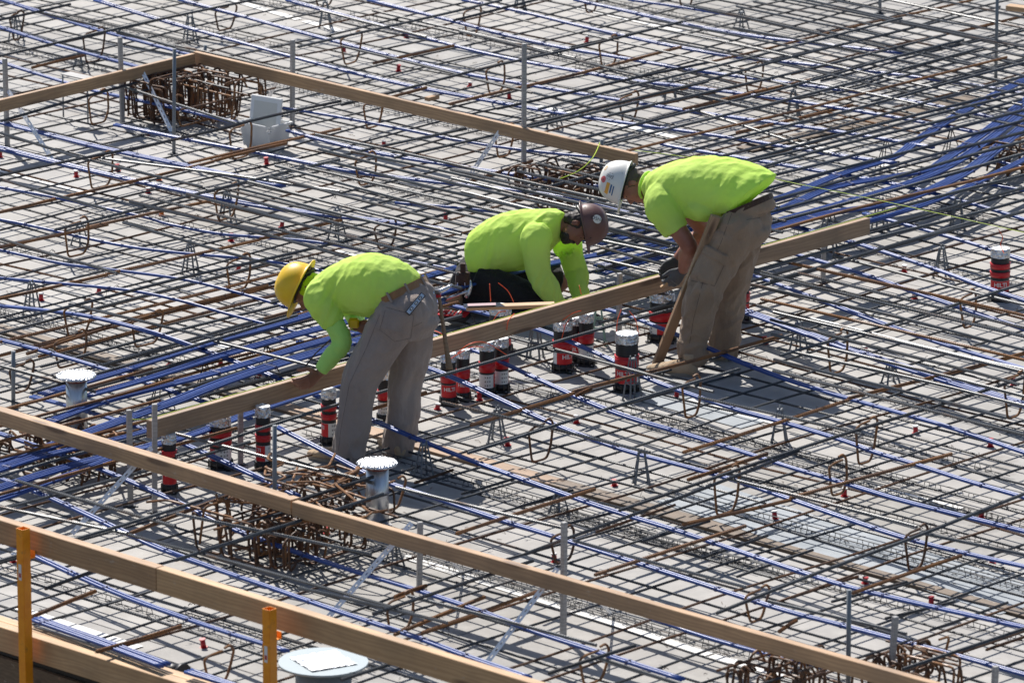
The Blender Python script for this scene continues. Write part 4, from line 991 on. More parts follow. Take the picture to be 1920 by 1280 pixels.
# lumber end at the upper right corner
o = board('loose_stud', G(1890, 18, .3), G(1990, 30, .3), .09, .038, M['lumber_new']); tag(o, 'pale timber lying at the top right corner', 'timber')
o = board('offcut', G(800, 190, .05), G(820, 185, .05), .05, .03, M['lumber']); tag(o, 'small brown offcut behind the far board', 'offcut')
# ================================================================ PEOPLE
def loft(bm, st, n=18, k=4, caps=True):
    """st: list of (centre, half-axis a, half-axis b); smooth closed loft"""
    C_ = catmull([s[0] for s in st], k); A_ = catmull([s[1] for s in st], k); B_ = catmull([s[2] for s in st], k)
    rings = [[bm.verts.new(c + a*math.cos(2*math.pi*i/n) + b*math.sin(2*math.pi*i/n)) for i in range(n)] for c, a, b in zip(C_, A_, B_)]
    for X, Y in zip(rings, rings[1:]):
        for i in range(n): bm.faces.new((X[i], X[(i+1) % n], Y[(i+1) % n], Y[i]))
    bm.faces.new(rings[0][::-1]); bm.faces.new(rings[-1])
def limb(bm, jr, hint=None, n=14, k=5, flat=1.0):
    """jr: list of (point, radius)"""
    pts = catmull([Vector(p) for p, r in jr], k); rs = [v.x for v in catmull([Vector((r, 0, 0)) for p, r in jr], k)]
    fr = ring_frames(pts); rings = []
    for p, (t, a, b), r in zip(pts, fr, rs):
        if hint is not None:
            a = (hint-t*hint.dot(t)).normalized(); b = t.cross(a)
        rings.append([bm.verts.new(p+(a*math.cos(2*math.pi*i/n)+b*flat*math.sin(2*math.pi*i/n))*r) for i in range(n)])
    for X, Y in zip(rings, rings[1:]):
        for i in range(n): bm.faces.new((X[i], X[(i+1) % n], Y[(i+1) % n], Y[i]))
    bm.faces.new(rings[0][::-1]); bm.faces.new(rings[-1])
def ball(bm, c, r, ax=None):
    m = Matrix.Translation(c)
    if ax: x, y, z = ax; m = m @ Matrix((x, y, z)).transposed().to_4x4()
    m = m @ Matrix.Diagonal((*(r if isinstance(r, (tuple, list)) else (r, r, r)), 1))
    bmesh.ops.create_icosphere(bm, subdivisions=3, radius=1.0, matrix=m)
def fuse(name, bm, voxel, material, parent, smooth=3, disp=None):
    bmesh.ops.recalc_face_normals(bm, faces=bm.faces)
    me = bpy.data.meshes.new(name+'_raw'); bm.to_mesh(me); bm.free()
    o = bpy.data.objects.new('tmp', me); COL.objects.link(o)
    md = o.modifiers.new('r', 'REMESH'); md.mode = 'VOXEL'; md.voxel_size = voxel; md.use_smooth_shade = True
    if smooth: s_ = o.modifiers.new('s', 'SMOOTH'); s_.factor = .5; s_.iterations = smooth
    bpy.context.view_layer.update()
    out = bpy.data.meshes.new_from_object(o.evaluated_get(bpy.context.evaluated_depsgraph_get()))
    bpy.data.objects.remove(o); bpy.data.meshes.remove(me)
    if disp:
        ns = [v.normal.copy() for v in out.vertices]
        for v, nn in zip(out.vertices, ns): v.co += disp(v.co.copy(), nn)
    out.materials.clear(); out.materials.append(material); out.name = name
    out.polygons.foreach_set('use_smooth', [True]*len(out.polygons))
    return link(name, out, parent)
def nz(p, f): return noise.noise(p*f)
def folds(axis, amp, freq, stretch=.22, gather=None):
    """ridged cloth folds that run along axis; gather: list of (point, reach, extra)"""
    ax = axis.normalized()
    def f(p, n):
        q = p - ax*(p.dot(ax)*(1-stretch))
        w = Vector((nz(p, 5), nz(p+Vector((9, 0, 0)), 5), nz(p+Vector((0, 9, 0)), 5)))*.04
        a = amp*(.45+.75*max(0, nz(p, 4)+.25))
        if gather:
            for g, reach, ex in gather:
                d = (p-g).length
                if d < reach: a += ex*(1-d/reach)
        r = 1-abs(nz(q+w, freq))*2.2
        return n*(a*(r-.3) + .0012*nz(p, 45))
    return f
def cloth(name, c1, c2, rough=.85, sss=0, emit=0, dirt=.35, weave=.25):
    def f(n, b):
        v = mapped(n, (1, 1, 1), rnd_off=False); a = noise_n(n, v, 3.2, 5, .62)
        c = ramp(n, a, [(.30, c1), (.70, c2)])
        c = mixc(n, ramp(n, noise_n(n, v, 7, 6, .7), [(.56, (0,)*3), (.78, (dirt,)*3)]), c, (c1[0]*.45, c1[1]*.42, c1[2]*.4))
        n.links.new(c, b.inputs['Base Color']); bump(n, b, noise_n(n, v, 260, 2), weave, .002)
        b.inputs['Sheen Weight'].default_value = .15
        n.nodes[-1].inputs['Strength'].default_value = weave
        bp = nd(n, 'ShaderNodeBump', inp={'Strength': .55, 'Distance': .03}); n.links.new(noise_n(n, mapped(n, (22, 22, 9), rnd_off=False), 1.0, 6, .62), bp.inputs['Height']); n.links.new(n.nodes[-3].outputs[0], b.inputs['Normal']) if False else n.links.new(bp.outputs[0], b.inputs['Normal'])
    return mat(name, rough=rough, spec=.2, build=f)
def hi_vis(n, b):
    v = mapped(n, (1, 1, 1), rnd_off=False)
    c = ramp(n, noise_n(n, v, 3.0, 4), [(.3, (.68, .95, .18)), (.7, (.74, .99, .25))]); n.links.new(c, b.inputs['Base Color'])
    bump(n, b, noise_n(n, mapped(n, (16, 16, 6), rnd_off=False), 1.0, 4, .5), .35, .03)
    out = n.nodes['Material Output']; tr = nd(n, 'ShaderNodeBsdfTranslucent'); tr.inputs[0].default_value = (.62, .92, .08, 1)
    ms = nd(n, 'ShaderNodeMixShader', inp={0: .36}); n.links.new(b.outputs[0], ms.inputs[1]); n.links.new(tr.outputs[0], ms.inputs[2]); n.links.new(ms.outputs[0], out.inputs[0])
M['hivis'] = mat('lime high visibility jersey', rough=.8, spec=.15, build=hi_vis)
M['sleeve_green'] = mat('pale green stretch sleeve', (.40, .72, .16), .8)
M['pants1'] = cloth('grey brown work trousers', (.275, .22, .19), (.36, .295, .255))
M['pants2'] = cloth('black work trousers', (.010, .010, .011), (.022, .021, .022), dirt=.1)
M['pants3'] = cloth('brown canvas trousers', (.26, .18, .12), (.36, .26, .18), dirt=.5)
M['boot'] = cloth('tan suede', (.38, .27, .17), (.52, .39, .26), dirt=.6)
M['sole'] = mat('boot sole', (.30, .26, .21), .8)
M['leather'] = cloth('tan belt leather', (.26, .13, .055), (.34, .19, .09), .5, dirt=.2)
M['leather_dark'] = cloth('dark leather', (.05, .024, .016), (.09, .045, .03), .5, dirt=.2)
M['glove'] = cloth('grey knit glove', (.07, .075, .085), (.14, .145, .155), dirt=.3)
def skin_f(c1, c2):
    def f(n, b):
        v = mapped(n, (1, 1, 1), rnd_off=False)
        n.links.new(ramp(n, noise_n(n, v, 9, 5), [(.3, c1), (.7, c2)]), b.inputs['Base Color']); bump(n, b, noise_n(n, v, 70, 4), .25, .003)
        b.inputs['Subsurface Weight'].default_value = .12; b.inputs['Subsurface Radius'].default_value = (.02, .007, .004); b.inputs['Subsurface Scale'].default_value = .4
    return f
M['skin1'] = mat('tanned skin', rough=.5, build=skin_f((.23, .095, .055), (.33, .15, .09)))
M['skin2'] = mat('darker tanned skin', rough=.48, build=skin_f((.20, .08, .048), (.29, .13, .08)))
M['skin3'] = mat('sunburnt skin', rough=.5, build=skin_f((.27, .10, .065), (.38, .165, .11)))
M['hair'] = mat('dark hair', (.022, .015, .012), .6)
M['hair_grey'] = mat('greying brown hair', (.085, .06, .045), .65)
def hat_f(c1, c2, sc_):
    def f(n, b):
        v = mapped(n, (1, 1, 1), rnd_off=False)
        c = ramp(n, noise_n(n, v, 5, 5, .6), [(.35, c1), (.7, c2)])
        c = mixc(n, ramp(n, noise_n(n, v, 28, 6, .8), [(.60, (0,)*3), (.68, (.75,)*3)]), c, sc_); n.links.new(c, b.inputs['Base Color'])
        n.links.new(ramp(n, noise_n(n, v, 9, 3), [(.3, (.28,)*3), (.7, (.5,)*3)]), b.inputs['Roughness'])
    return f
M['hat_yellow'] = mat('yellow hard hat shell', rough=.35, build=hat_f((.76, .47, .010), (.82, .54, .014), (.42, .26, .08)))
M['hat_brown'] = mat('brown hard hat shell', rough=.35, build=hat_f((.10, .045, .042), (.15, .075, .065), (.25, .19, .16)))
M['hat_white'] = mat('white hard hat shell', rough=.4, build=hat_f((.66, .65, .62), (.76, .75, .72), (.40, .37, .33)))

def hand(bm, wrist, d, n_, s_, curl=(.5, .5, .5, .55), spread=.05, thumb=(.6, .2), sc=1.0, palm_len=.088):
    """d: wrist to knuckles; n_: the way the palm faces; s_: towards the thumb"""
    d = d.normalized(); n_ = (n_-d*n_.dot(d)).normalized(); s_ = (s_-d*s_.dot(d)-n_*s_.dot(n_)).normalized()
    W = Vector(wrist)
    loft(bm, [(W-d*.02, s_*.027*sc, n_*.020*sc), (W+d*.015*sc, s_*.030*sc, n_*.019*sc), (W+d*palm_len*.55*sc, s_*.040*sc, n_*.017*sc), (W+d*palm_len*sc, s_*.041*sc, n_*.013*sc)], 12, 3)
    for i, (off, L, r) in enumerate(((.030, .078, .0092), (.010, .088, .0096), (-.010, .082, .0092), (-.029, .064, .0082))):
        p = W+d*(palm_len-.012)*sc+s_*off*sc; dd = (d+s_*(off*spread*30)).normalized(); a = 0; pts = [(p, r*1.08*sc)]
        for seg in (.48, .30, .24):
            a += curl[i]*(.85 if seg == .48 else 1.0); v = dd*math.cos(a)+n_*math.sin(a); p = p+v*L*seg*1.12*sc; pts.append((p, r*sc*(1 if seg == .48 else .93 if seg == .30 else .80)))
        limb(bm, pts, n=8, k=3); ball(bm, pts[-1][0], pts[-1][1]*.98)
    p = W+d*.022*sc+s_*.026*sc; v = (d*.75+s_*thumb[0]+n_*thumb[1]).normalized(); p1 = p+v*.040*sc; v2 = (d*1.0+s_*thumb[0]*.25+n_*thumb[1]*2.0).normalized(); p2 = p1+v2*.032*sc; p3 = p2+(v2+n_*.3).normalized()*.024*sc
    limb(bm, [(p, .014*sc), (p1, .0118*sc), (p2, .0108*sc), (p3, .0085*sc)], n=8, k=3); ball(bm, p3, .0085*sc)
def head(bm, c, up, f):
    """c: centre of the skull; f: the way the face points"""
    up = up.normalized(); f = (f-up*f.dot(up)).normalized(); s = f.cross(up)
    ax = (s, f, up)
    L = lambda x, y, z: c+s*x+f*y+up*z
    ball(bm, L(0, -.008, .028), (.076, .096, .088), ax)
    loft(bm, [(L(0, .020, .03), s*.068, f*.075), (L(0, .026, -.02), s*.067, f*.070), (L(0, .032, -.06), s*.056, f*.060), (L(0, .042, -.095), s*.036, f*.044), (L(0, .048, -.112), s*.018, f*.025)], 16, 3)
    loft(bm, [(L(0, .082, .018), s*.010, f*.012), (L(0, .098, -.005), s*.012, f*.013), (L(0, .108, -.026), s*.017, f*.015), (L(0, .092, -.034), s*.014, f*.01)], 10, 3)   # nose
    ball(bm, L(0, .080, .030), (.050, .018, .011), ax)                                 # brow
    ball(bm, L(0, .088, -.054), (.025, .011, .007), ax); ball(bm, L(0, .086, -.066), (.022, .012, .008), ax)   # lips
    ball(bm, L(0, .078, -.096), (.022, .018, .015), ax)                                # chin
    for q in (-1, 1):
        ball(bm, L(q*.042, .064, -.012), (.020, .014, .016), ax)                       # cheekbone
        ball(bm, L(q*.030, .076, .012), (.013, .010, .008), ax)                        # eye
        ear = [L(q*.074, -.012, -.02), L(q*.080, .004, -.028), L(q*.083, -.004, -.046)]
        loft(bm, [(L(q*.072, .0, .020), f*.006, up*.008), (L(q*.079, -.008, .012), f*.016, up*.014), (L(q*.086, -.012, -.006), f*.018, up*.026), (L(q*.090, -.014, -.008), f*.017, up*.025)], 12, 2)
    return ax
def face_bits(parent, c, up, f, hair_m, beard=False):
    up = up.normalized(); f = (f-up*f.dot(up)).normalized(); s = f.cross(up); L = lambda x, y, z: c+s*x+f*y+up*z
    bm = bmesh.new()
    for q in (-1, 1): ball(bm, L(q*.030, .0815, .012), (.0105, .006, .0062), (s, f, up))
    obj('eyes', bm, mat('eye', (.10, .07, .06), .2), parent, True)
    bm = bmesh.new()
    for q in (-1, 1): ball(bm, L(q*.031, .091, .033), (.019, .006, .004), (s, f, up))
    obj('eyebrows', bm, hair_m, parent, True)
    def rough_(p, n): return n*(.004*nz(p, 60)+.003*nz(p, 25))
    bm = bmesh.new()
    ball(bm, L(0, -.022, .026), (.083, .092, .090), (s, f, up)); ball(bm, L(0, -.060, -.030), (.060, .045, .055), (s, f, up))
    fuse('hair', bm, .006, hair_m, parent, 2, rough_)
    if beard:
        bm = bmesh.new()
        loft(bm, [(L(0, .046, -.060), s*.056, f*.050), (L(0, .052, -.085), s*.047, f*.050), (L(0, .052, -.112), s*.034, f*.042), (L(0, .056, -.124), s*.016, f*.02)], 16, 3)
        limb(bm, [(L(-.032, .082, -.062), .007), (L(-.016, .098, -.044), .008), (L(.016, .098, -.044), .008), (L(.032, .082, -.062), .007)])
        fuse('beard', bm, .006, hair_m, parent, 1, rough_)
def hard_hat(parent, name, c, up, f, m, brim, h=.150, ry=.138, rx=.118, ridge=.006, label=None):
    """c: centre of the brim plane; brim(angle) gives the brim's width, 0 = front"""
    up = up.normalized(); f = (f-up*f.dot(up)).normalized(); s = f.cross(up)
    n, k = 64, 16; bm = bmesh.new(); rings = []
    def pt(a, t, inset=0):
        # t 0 base .. 1 crown
        e = t*math.pi/2; cz = math.sin(e)**.92; cr = math.cos(e)**.78
        x = (rx-inset)*cr*math.sin(a); y = (ry-inset)*cr*math.cos(a); z = (h-inset)*cz
        rr = ridge*max(0, 1-abs(x)/.022)*min(1, t*3) if not inset else 0
        side = ridge*.6*max(0, 1-abs(abs(x)-.055)/.010)*min(1, t*3)*(t < .75) if not inset else 0
        return c+s*(x)+f*y+up*(z+rr+side)
    def rim(a, q, dz=0):
        w = brim(a)*q; droop = -.10*w - .5*w*w*4
        return c+s*((rx+w)*math.sin(a))+f*((ry+w)*math.cos(a))+up*(droop+dz)
    th = [2*math.pi*i/n for i in range(n)]
    prof = [[rim(a, 0, -.004) for a in th]] if False else []
    rows_ = [[rim(a, 1.0, -.004) for a in th], [rim(a, 1.03, 0) for a in th], [rim(a, 1.0, .004) for a in th], [rim(a, .5, .002) for a in th], [rim(a, .08, .003) for a in th]]
    rows_ += [[pt(a, (j+.6)/k) for a in th] for j in range(k-1)]
    rv = [[bm.verts.new(p) for p in r_] for r_ in rows_]
    top = bm.verts.new(c+up*(h+ridge))
    for A, B in zip(rv, rv[1:]):
        for i in range(n): bm.faces.new((A[i], A[(i+1) % n], B[(i+1) % n], B[i]))
    for i in range(n): bm.faces.new((rv[-1][i], rv[-1][(i+1) % n], top))
    inn = [[bm.verts.new(rim(a, .5, -.003)) for a in th]] + [[bm.verts.new(pt(a, j/8, .006)) for a in th] for j in range(8)]
    A = rv[0]
    for B in inn:
        for i in range(n): bm.faces.new((A[i], A[(i+1) % n], B[(i+1) % n], B[i]))
        A = B
    ti = bm.verts.new(c+up*(h-.008))
    for i in range(n): bm.faces.new((A[i], A[(i+1) % n], ti))
    o = obj(name, bm, m, parent, True)
    # suspension band and rear ratchet
    bm = bmesh.new(); ps = [c+s*(.088*math.sin(a))+f*(.108*math.cos(a)-.006)-up*.008 for a in th[::3]]
    for dz in (0,): tube(bm, ps+[ps[0]], .006, 6, False)
    pr = c-f*.122-up*.022
    for q in (-1, 1): limb(bm, [(c-f*.075+s*q*.075-up*.004, .008), (pr+s*q*.035, .010), (pr, .012)], n=8)
    ball(bm, pr-f*.008, (.022, .012, .016), (s, f, up))
    obj('hat_suspension', bm, M['black'], o)
    return o, pt, (s, f, up)
def sticker(hat, pt, ax, a, t, rx, ry, mtl, name='hat_sticker', lift=.0012, shape='disc', txt=None, tm=None, rot=0.0):
    """a flat print laid on the shell around shell angle a, height t"""
    s, f, up = ax; c0 = pt(a, t); da = .02; u_ = (pt(a+da, t)-pt(a-da, t)).normalized(); v_ = (pt(a, t+.02)-pt(a, t-.02)).normalized(); n_ = u_.cross(v_).normalized()
    if n_.dot(c0-pt(0, .0).lerp(pt(math.pi, 0), .5)) < 0: n_ = -n_
    su = (pt(a+da, t)-pt(a-da, t)).length/(2*da); sv = (pt(a, t+.02)-pt(a, t-.02)).length/.04
    if u_.cross(v_).normalized().dot(n_) < 0: su = -su
    bm = bmesh.new()
    def place(x, y, l=lift):
        X = x*math.cos(rot)-y*math.sin(rot); Y = x*math.sin(rot)+y*math.cos(rot)
        p = pt(a+X/su, t+Y/sv); return p+n_*l
    if shape == 'disc':
        ring = [bm.verts.new(place(rx*math.cos(k*.3927), ry*math.sin(k*.3927))) for k in range(16)]; mid = bm.verts.new(place(0, 0))
        for i in range(16): bm.faces.new((ring[i], ring[(i+1) % 16], mid))
    elif shape == 'rect':
        g = [[bm.verts.new(place(-rx+2*rx*i/4, -ry+2*ry*j/4)) for j in range(5)] for i in range(5)]
        for i in range(4):
            for j in range(4): bm.faces.new((g[i][j], g[i+1][j], g[i+1][j+1], g[i][j+1]))
    elif shape == 'ring':
        for k in range(16):
            if k % 2: continue
            q = [place(rx*rr*math.cos(x_), ry*rr*math.sin(x_)) for rr, x_ in ((1, k*.3927), (1, (k+1)*.3927), (.9, (k+1)*.3927), (.9, k*.3927))]; bm.faces.new([bm.verts.new(p) for p in q])
    o = obj(name, bm, mtl, hat)
    if txt:
        cu = bpy.data.curves.new('t', 'FONT'); cu.body = txt; cu.size = ry*1.1; cu.align_x = 'CENTER'; cu.align_y = 'CENTER'
        to = bpy.data.objects.new('t', cu); COL.objects.link(to); bpy.context.view_layer.update()
        me = bpy.data.meshes.new_from_object(to.evaluated_get(bpy.context.evaluated_depsgraph_get())); bpy.data.objects.remove(to)
        b2 = bmesh.new(); b2.from_mesh(me)
        for v in b2.verts: v.co = place(v.co.x, v.co.y, lift+.0012)
        obj('sticker_lettering', b2, tm or M['ink'], hat)
    return o
def boot(parent, heel, toe_dir, m=None, L=.30, lift=0.0, pitch=0.0):
    d = Vector(toe_dir).normalized(); s = Z.cross(d).normalized(); up = d.cross(s)*-1
    if up.z < 0: up = -up
    if pitch:
        rot = Matrix.Rotation(pitch, 3, s); d = rot @ d; up = rot @ up
    h = Vector(heel)+Z*lift
    def bootdef(bm):
        loft(bm, [(h-d*.005+up*.045, s*.030, up*.022), (h+d*.015+up*.050, s*.037, up*.045), (h+d*.08+up*.055, s*.036, up*.052), (h+d*.15+up*.052, s*.044, up*.045), (h+d*.22+up*.045, s*.050, up*.034), (h+d*.265+up*.040, s*.045, up*.028), (h+d*(L-.005)+up*.034, s*.028, up*.016)], 16, 3)
        loft(bm, [(h+d*.045+up*.06, s*.036, d*.040), (h+d*.045+up*.11, s*.034, d*.040), (h+d*.05+up*.15, s*.034, d*.040)], 14, 3)
    bm = bmesh.new(); bootdef(bm)
    o = fuse('boot', bm, .007, m or M['boot'], parent, 2, lambda p, n: n*.003*nz(p, 22))
    bm = bmesh.new(); n = 26; vs = []
    out = []
    for i in range(n):
        a = 2*math.pi*i/n; x = math.cos(a); y = math.sin(a); lx = h+d*(L/2-.005)+d*(x*(L/2+.006)); w = .040+.012*max(0, x)*(1 if x < .8 else .8)
        out.append(lx+s*(y*w*(1-.25*(x < -.2))))
    b0 = [bm.verts.new(p) for p in out]; b1 = [bm.verts.new(p+up*.024) for p in out]
    for i in range(n): bm.faces.new((b0[i], b0[(i+1) % n], b1[(i+1) % n], b1[i]))
    bm.faces.new(b0); bm.faces.new(b1); obj('boot_sole', bm, M['sole'], o)
    bm = bmesh.new()
    for k in range(4):
        c = h+d*(.10+.022*k)+up*(.112-.012*k); tube(bm, [c-s*.026, c+up*.006, c+s*.026], .003, 5)
    obj('laces', bm, M['leather_dark'], o)
    return o

# ---------------------------------------------------------------- worker in the yellow hard hat (bends left, sets the plank)
def worker_yellow():
    Y0 = G(690, 868).y
    F = Vector((-.88, .47, 0)); S_ = Vector((-.47, -.88, 0))     # F where he faces, S_ his left (nearer) side
    ankL = G(662, 872)+Z*.09; ankR = G(752, 852)+Z*.09
    hip = P(752, 572, Y0+.08); hL = hip+S_*.105+F*.01-Z*.02; hR = hip-S_*.105-Z*.02
    kL = P(676, 715, ankL.y+.02); kR = P(762, 706, ankR.y+.0)
    waist = P(742, 532, Y0+.12); chest = P(668, 532, Y0+.26); shc = P(622, 533, Y0+.33); neck = P(592, 540, Y0+.38)
    shL = P(600, 562, shc.y-.17); elL = P(641, 640, shc.y-.22); 
    wp = G(598, 712, .475); wrL = P(597, 702, wp.y-.055)
    shR = P(640, 548, shc.y+.17); elR = P(668, 600, shR.y+.05); wrR = P(668, 612, Y0+.18)
    hc = P(577, 543, Y0+.40); hup = (Vector((-1, 0, 0))*.90+UPV*.40+Vector((0, .12, 0))).normalized(); hf = (Vector((-.38, -.05, 0))-UPV*.90)
    bm = bmesh.new()
    ax = (S_, F, Z)
    # torso core
    loft(bm, [(hip-Z*.05, S_*.15, F*.10), (hip+Z*.03, S_*.15, F*.11), (waist, S_*.14, Z*.09), (chest, S_*.155, Z*.105), (shc, S_*.15, Z*.08), (neck, S_*.06, Z*.06)], 16, 3)
    limb(bm, [(neck+(shc-neck)*.5, .062), (neck, .058), (hc, .055)])
    limb(bm, [(hL, .082), (kL, .052), (ankL, .038), (ankL-Z*.05, .035)]); limb(bm, [(hR, .082), (kR, .052), (ankR, .038), (ankR-Z*.05, .035)])
    limb(bm, [(shL, .050), (elL, .040), (wrL, .028)]); limb(bm, [(shR, .050), (elR, .040), (wrR, .028)])
    head(bm, hc, hup, hf)
    # left hand over the plank: thumb on top, fingers down the face and under
    dh = (P(556, 732, G(556, 724, .475).y-.06)-wrL).normalized()
    hand(bm, wrL, dh, Vector((-.72, .69, 0)), Vector((-.35, .0, 1)), curl=(.55, .60, .66, .72), spread=.02, thumb=(.95, .40), sc=1.16)
    # right hand holding the tape
    hand(bm, wrR, Vector((.95, -.1, -.15)), Vector((.1, -1, .1)), Vector((.1, -.1, 1)), curl=(.8, .8, .85, .9), thumb=(.5, .6), sc=1.0)
    body = fuse('person', bm, .0058, M['skin1'], None, 1)
    tag(body, 'worker in a yellow hard hat and lime shirt bending to hold the long plank', 'person')
    face_bits(body, hc, hup, hf, M['hair'])
    # neck cloth
    bm = bmesh.new(); f_ = (hf-hup*hf.dot(hup)).normalized(); s_ = f_.cross(hup)
    loft(bm, [(hc+hup*.03-f_*.018, s_*.090, f_*.090), (hc-hup*.03-f_*.020, s_*.092, f_*.092), (hc-hup*.09-f_*.030, s_*.090, f_*.080), (neck+(shc-neck)*.4, S_*.10, UPV*.095)], 18, 3)
    fuse('neck_cloth', bm, .008, mat('lime neck cloth', (.52, .78, .01), .8), body, 2, folds(Vector((1, 0, 0)), .008, 16))
    # shirt
    bm = bmesh.new()
    wv = (hip-waist).normalized(); wz = Z*.135
    b0 = P(757, 544, Y0+.10)
    up_ = Vector((.25, 0, 1)).normalized()
    loft(bm, [(P(762, 552, Y0+.09), S_*.155, Vector((.70, 0, .60))*.120), (P(750, 545, Y0+.10), S_*.168, Vector((.45, 0, .88))*.140), (P(735, 540, Y0+.12), S_*.185, Vector((.15, 0, 1))*.165), (P(700, 535, Y0+.17), S_*.195, Z*.195), (P(662, 533, Y0+.25), S_*.20, Z*.175), (P(628, 536, Y0+.31), S_*.19, Z*.140), (P(606, 540, Y0+.35), S_*.14, Z*.105), (P(592, 543, Y0+.37), S_*.085, Z*.080)], 24, 4)
    sl1 = P(626, 606, shc.y-.20)
    limb(bm, [(shc+(shL-shc)*.35, .105), (shL, .095), (shL.lerp(sl1, .5), .084), (sl1, .070)]); 
    limb(bm, [(shc+(shR-shc)*.35, .10), (shR, .09), (shR.lerp(elR, .6), .075)])
    dr = folds(Vector((.35, .1, 1)), .013, 13, .12, [(shL, .22, .010), (P(700, 560, Y0-.1), .2, .006)])
    fuse('shirt', bm, .0085, M['hivis'], body, 3, dr)
    bm = bmesh.new(); limb(bm, [(sl1+(shL-sl1)*.25, .062), (sl1, .061), (elL, .060), (elL.lerp(wrL, .5), .054), (wrL+(elL-wrL)*.12, .042)])
    fuse('long_sleeve', bm, .007, M['sleeve_green'], body, 3, folds((elL-sl1)*1.0, .006, 14, 1.0, [(elL, .12, .008)]))
    bm = bmesh.new(); limb(bm, [(shR.lerp(elR, .45), .058), (elR, .055), (wrR+(elR-wrR)*.2, .04)]); fuse('long_sleeve', bm, .008, M['sleeve_green'], body, 2)
    # trousers
    bm = bmesh.new()
    bx = Vector((.30, 0, 1)).normalized()
    ball(bm, hL-F*.02-Z*.03, .122); ball(bm, hR-F*.02-Z*.03, .120)
    loft(bm, [(P(753, 541, Y0+.085), S_*.160, Vector((.79, .02, .42))*.133), (P(762, 562, Y0+.08), S_*.172, Vector((.90, .0, .2))*.155), (P(768, 592, Y0+.08), S_*.180, F*.165), (P(764, 628, Y0+.08), S_*.165, F*.135)], 22, 4)
    ball(bm, hip-F*.075-Z*.02+S_*.055, .130); ball(bm, hip-F*.075-Z*.02-S_*.055, .130)
    limb(bm, [(hL-F*.01, .110), (hL-Z*.08, .138), (P(716, 640, hL.y), .130), (kL, .112), (P(664, 790, ankL.y), .102), (P(655, 838, ankL.y), .098), (P(653, 866, ankL.y), .088)])
    limb(bm, [(hR, .140), (P(775, 640, hR.y), .122), (kR, .105), (P(756, 780, ankR.y), .098), (P(748, 825, ankR.y), .098), (P(746, 853, ankR.y), .088)])
    TY = fuse('trousers', bm, .009, M['pants1'], body, 3, folds(Vector((.1, 0, 1)), .013, 12, .45, [(kL, .2, .010), (kR, .2, .010), (ankL, .2, .012), (ankR, .2, .012), (hip-Z*.15, .15, .008)]))
    # back pocket, belt, loops
    bm = bmesh.new(); c1 = P(706, 574, Y0-.10); c2 = P(803, 521, Y0+.16)
    ring = []
    cb = P(757, 545, Y0+.085); ub = Vector((.50, 0, .86)); dirs = [(S_*.168, Vector((.79, .02, .42))*.140)]
    a_, b_ = dirs[0]
    nb = 40; nrm = a_.cross(b_).normalized(); nrm = nrm if nrm.z > 0 else -nrm
    A = [bm.verts.new(cb+a_*math.cos(2*math.pi*i/nb)*1.03+b_*math.sin(2*math.pi*i/nb)*1.03-nrm*.022) for i in range(nb)]; B = [bm.verts.new(v.co+nrm*.044) for v in A]
    A2 = [bm.verts.new(cb+(v.co-cb)*.95) for v in A]; B2 = [bm.verts.new(cb+(v.co-cb)*.95) for v in B]
    for i in range(nb):
        j = (i+1) % nb
        for q in ((A[i], A[j], B[j], B[i]), (B[i], B[j], B2[j], B2[i]), (A[j], A[i], A2[i], A2[j]), (A2[j], A2[i], B2[i], B2[j])): bm.faces.new(q)
    bt = obj('belt', bm, M['leather'], body)
    for i in range(0, nb, 5):
        bm = bmesh.new(); c = (A[i].co+B[i].co)/2 if False else None
        p = cb+(a_*math.cos(2*math.pi*i/nb)+b_*math.sin(2*math.pi*i/nb))*1.06
        tube(bm, [p-nrm*.034, p+nrm*.034], .008, 5); obj('belt_loop', bm, M['pants1'], bt)
    # boots
    boot(body, G(660, 873)+Z*.0, (G(575, 857)-G(660, 873)), L=.32)
    boot(body, G(752, 860), (G(704, 828)-G(752, 860)), L=.32)
    bc = P(566, 539, hc.y-.0)
    hat, pt, axh = hard_hat(body, 'hard_hat', hc+hup*.048+hf.normalized()*.004, hup, hf, M['hat_yellow'], lambda a: .032+.022*max(0, math.cos(a))**2+.006*max(0, -math.cos(a)), h=.148, ry=.146)
    return body, TY
Y0 = G(690, 868).y
bodyY, TY = worker_yellow()
# yellow tape measure in his hand
bm = bmesh.new(); c = P(664, 607, Y0+.16); box(bm, (c.x-.035, c.y-.02, c.z-.025), (c.x+.03, c.y+.02, c.z+.035), .01); tag(obj('tape_measure', bm, M['hat_yellow']), 'small yellow tape measure in the right hand of the yellow-hatted worker', 'tape measure')
# spirit level in his back pocket
a, b_ = P(764, 588, Y0-.145), P(790, 556, Y0-.10)
root = empty('spirit_level', a); tag(root, 'short metal spirit level sticking out of the back pocket', 'spirit level')
x = (b_-a).normalized(); zc = (CAM-a).normalized(); y = zc.cross(x).normalized(); zc = x.cross(y); mm = Matrix((x, y, zc)).transposed().to_4x4(); mm.translation = a; root.matrix_world = mm
Lh = (b_-a).length
bm = bmesh.new(); box(bm, (0, -.018, -.008), (Lh+.02, .018, .008), .001); obj('level_body', bm, M['black'], root)
bm = bmesh.new(); box(bm, (.004, -.012, .0081), (Lh+.016, .012, .010), .001); obj('level_face', bm, M['tool_steel'], root)
for q in (.28, .62, .9):
    bm = bmesh.new(); box(bm, (Lh*q-.012, -.008, .0102), (Lh*q+.012, .008, .013), .002); v_ = obj('vial_window', bm, M['black'], root)
    bm = bmesh.new(); box(bm, (Lh*q-.007, -.004, .0132), (Lh*q+.007, .004, .0145), .001); obj('vial', bm, M['label_white'], v_)
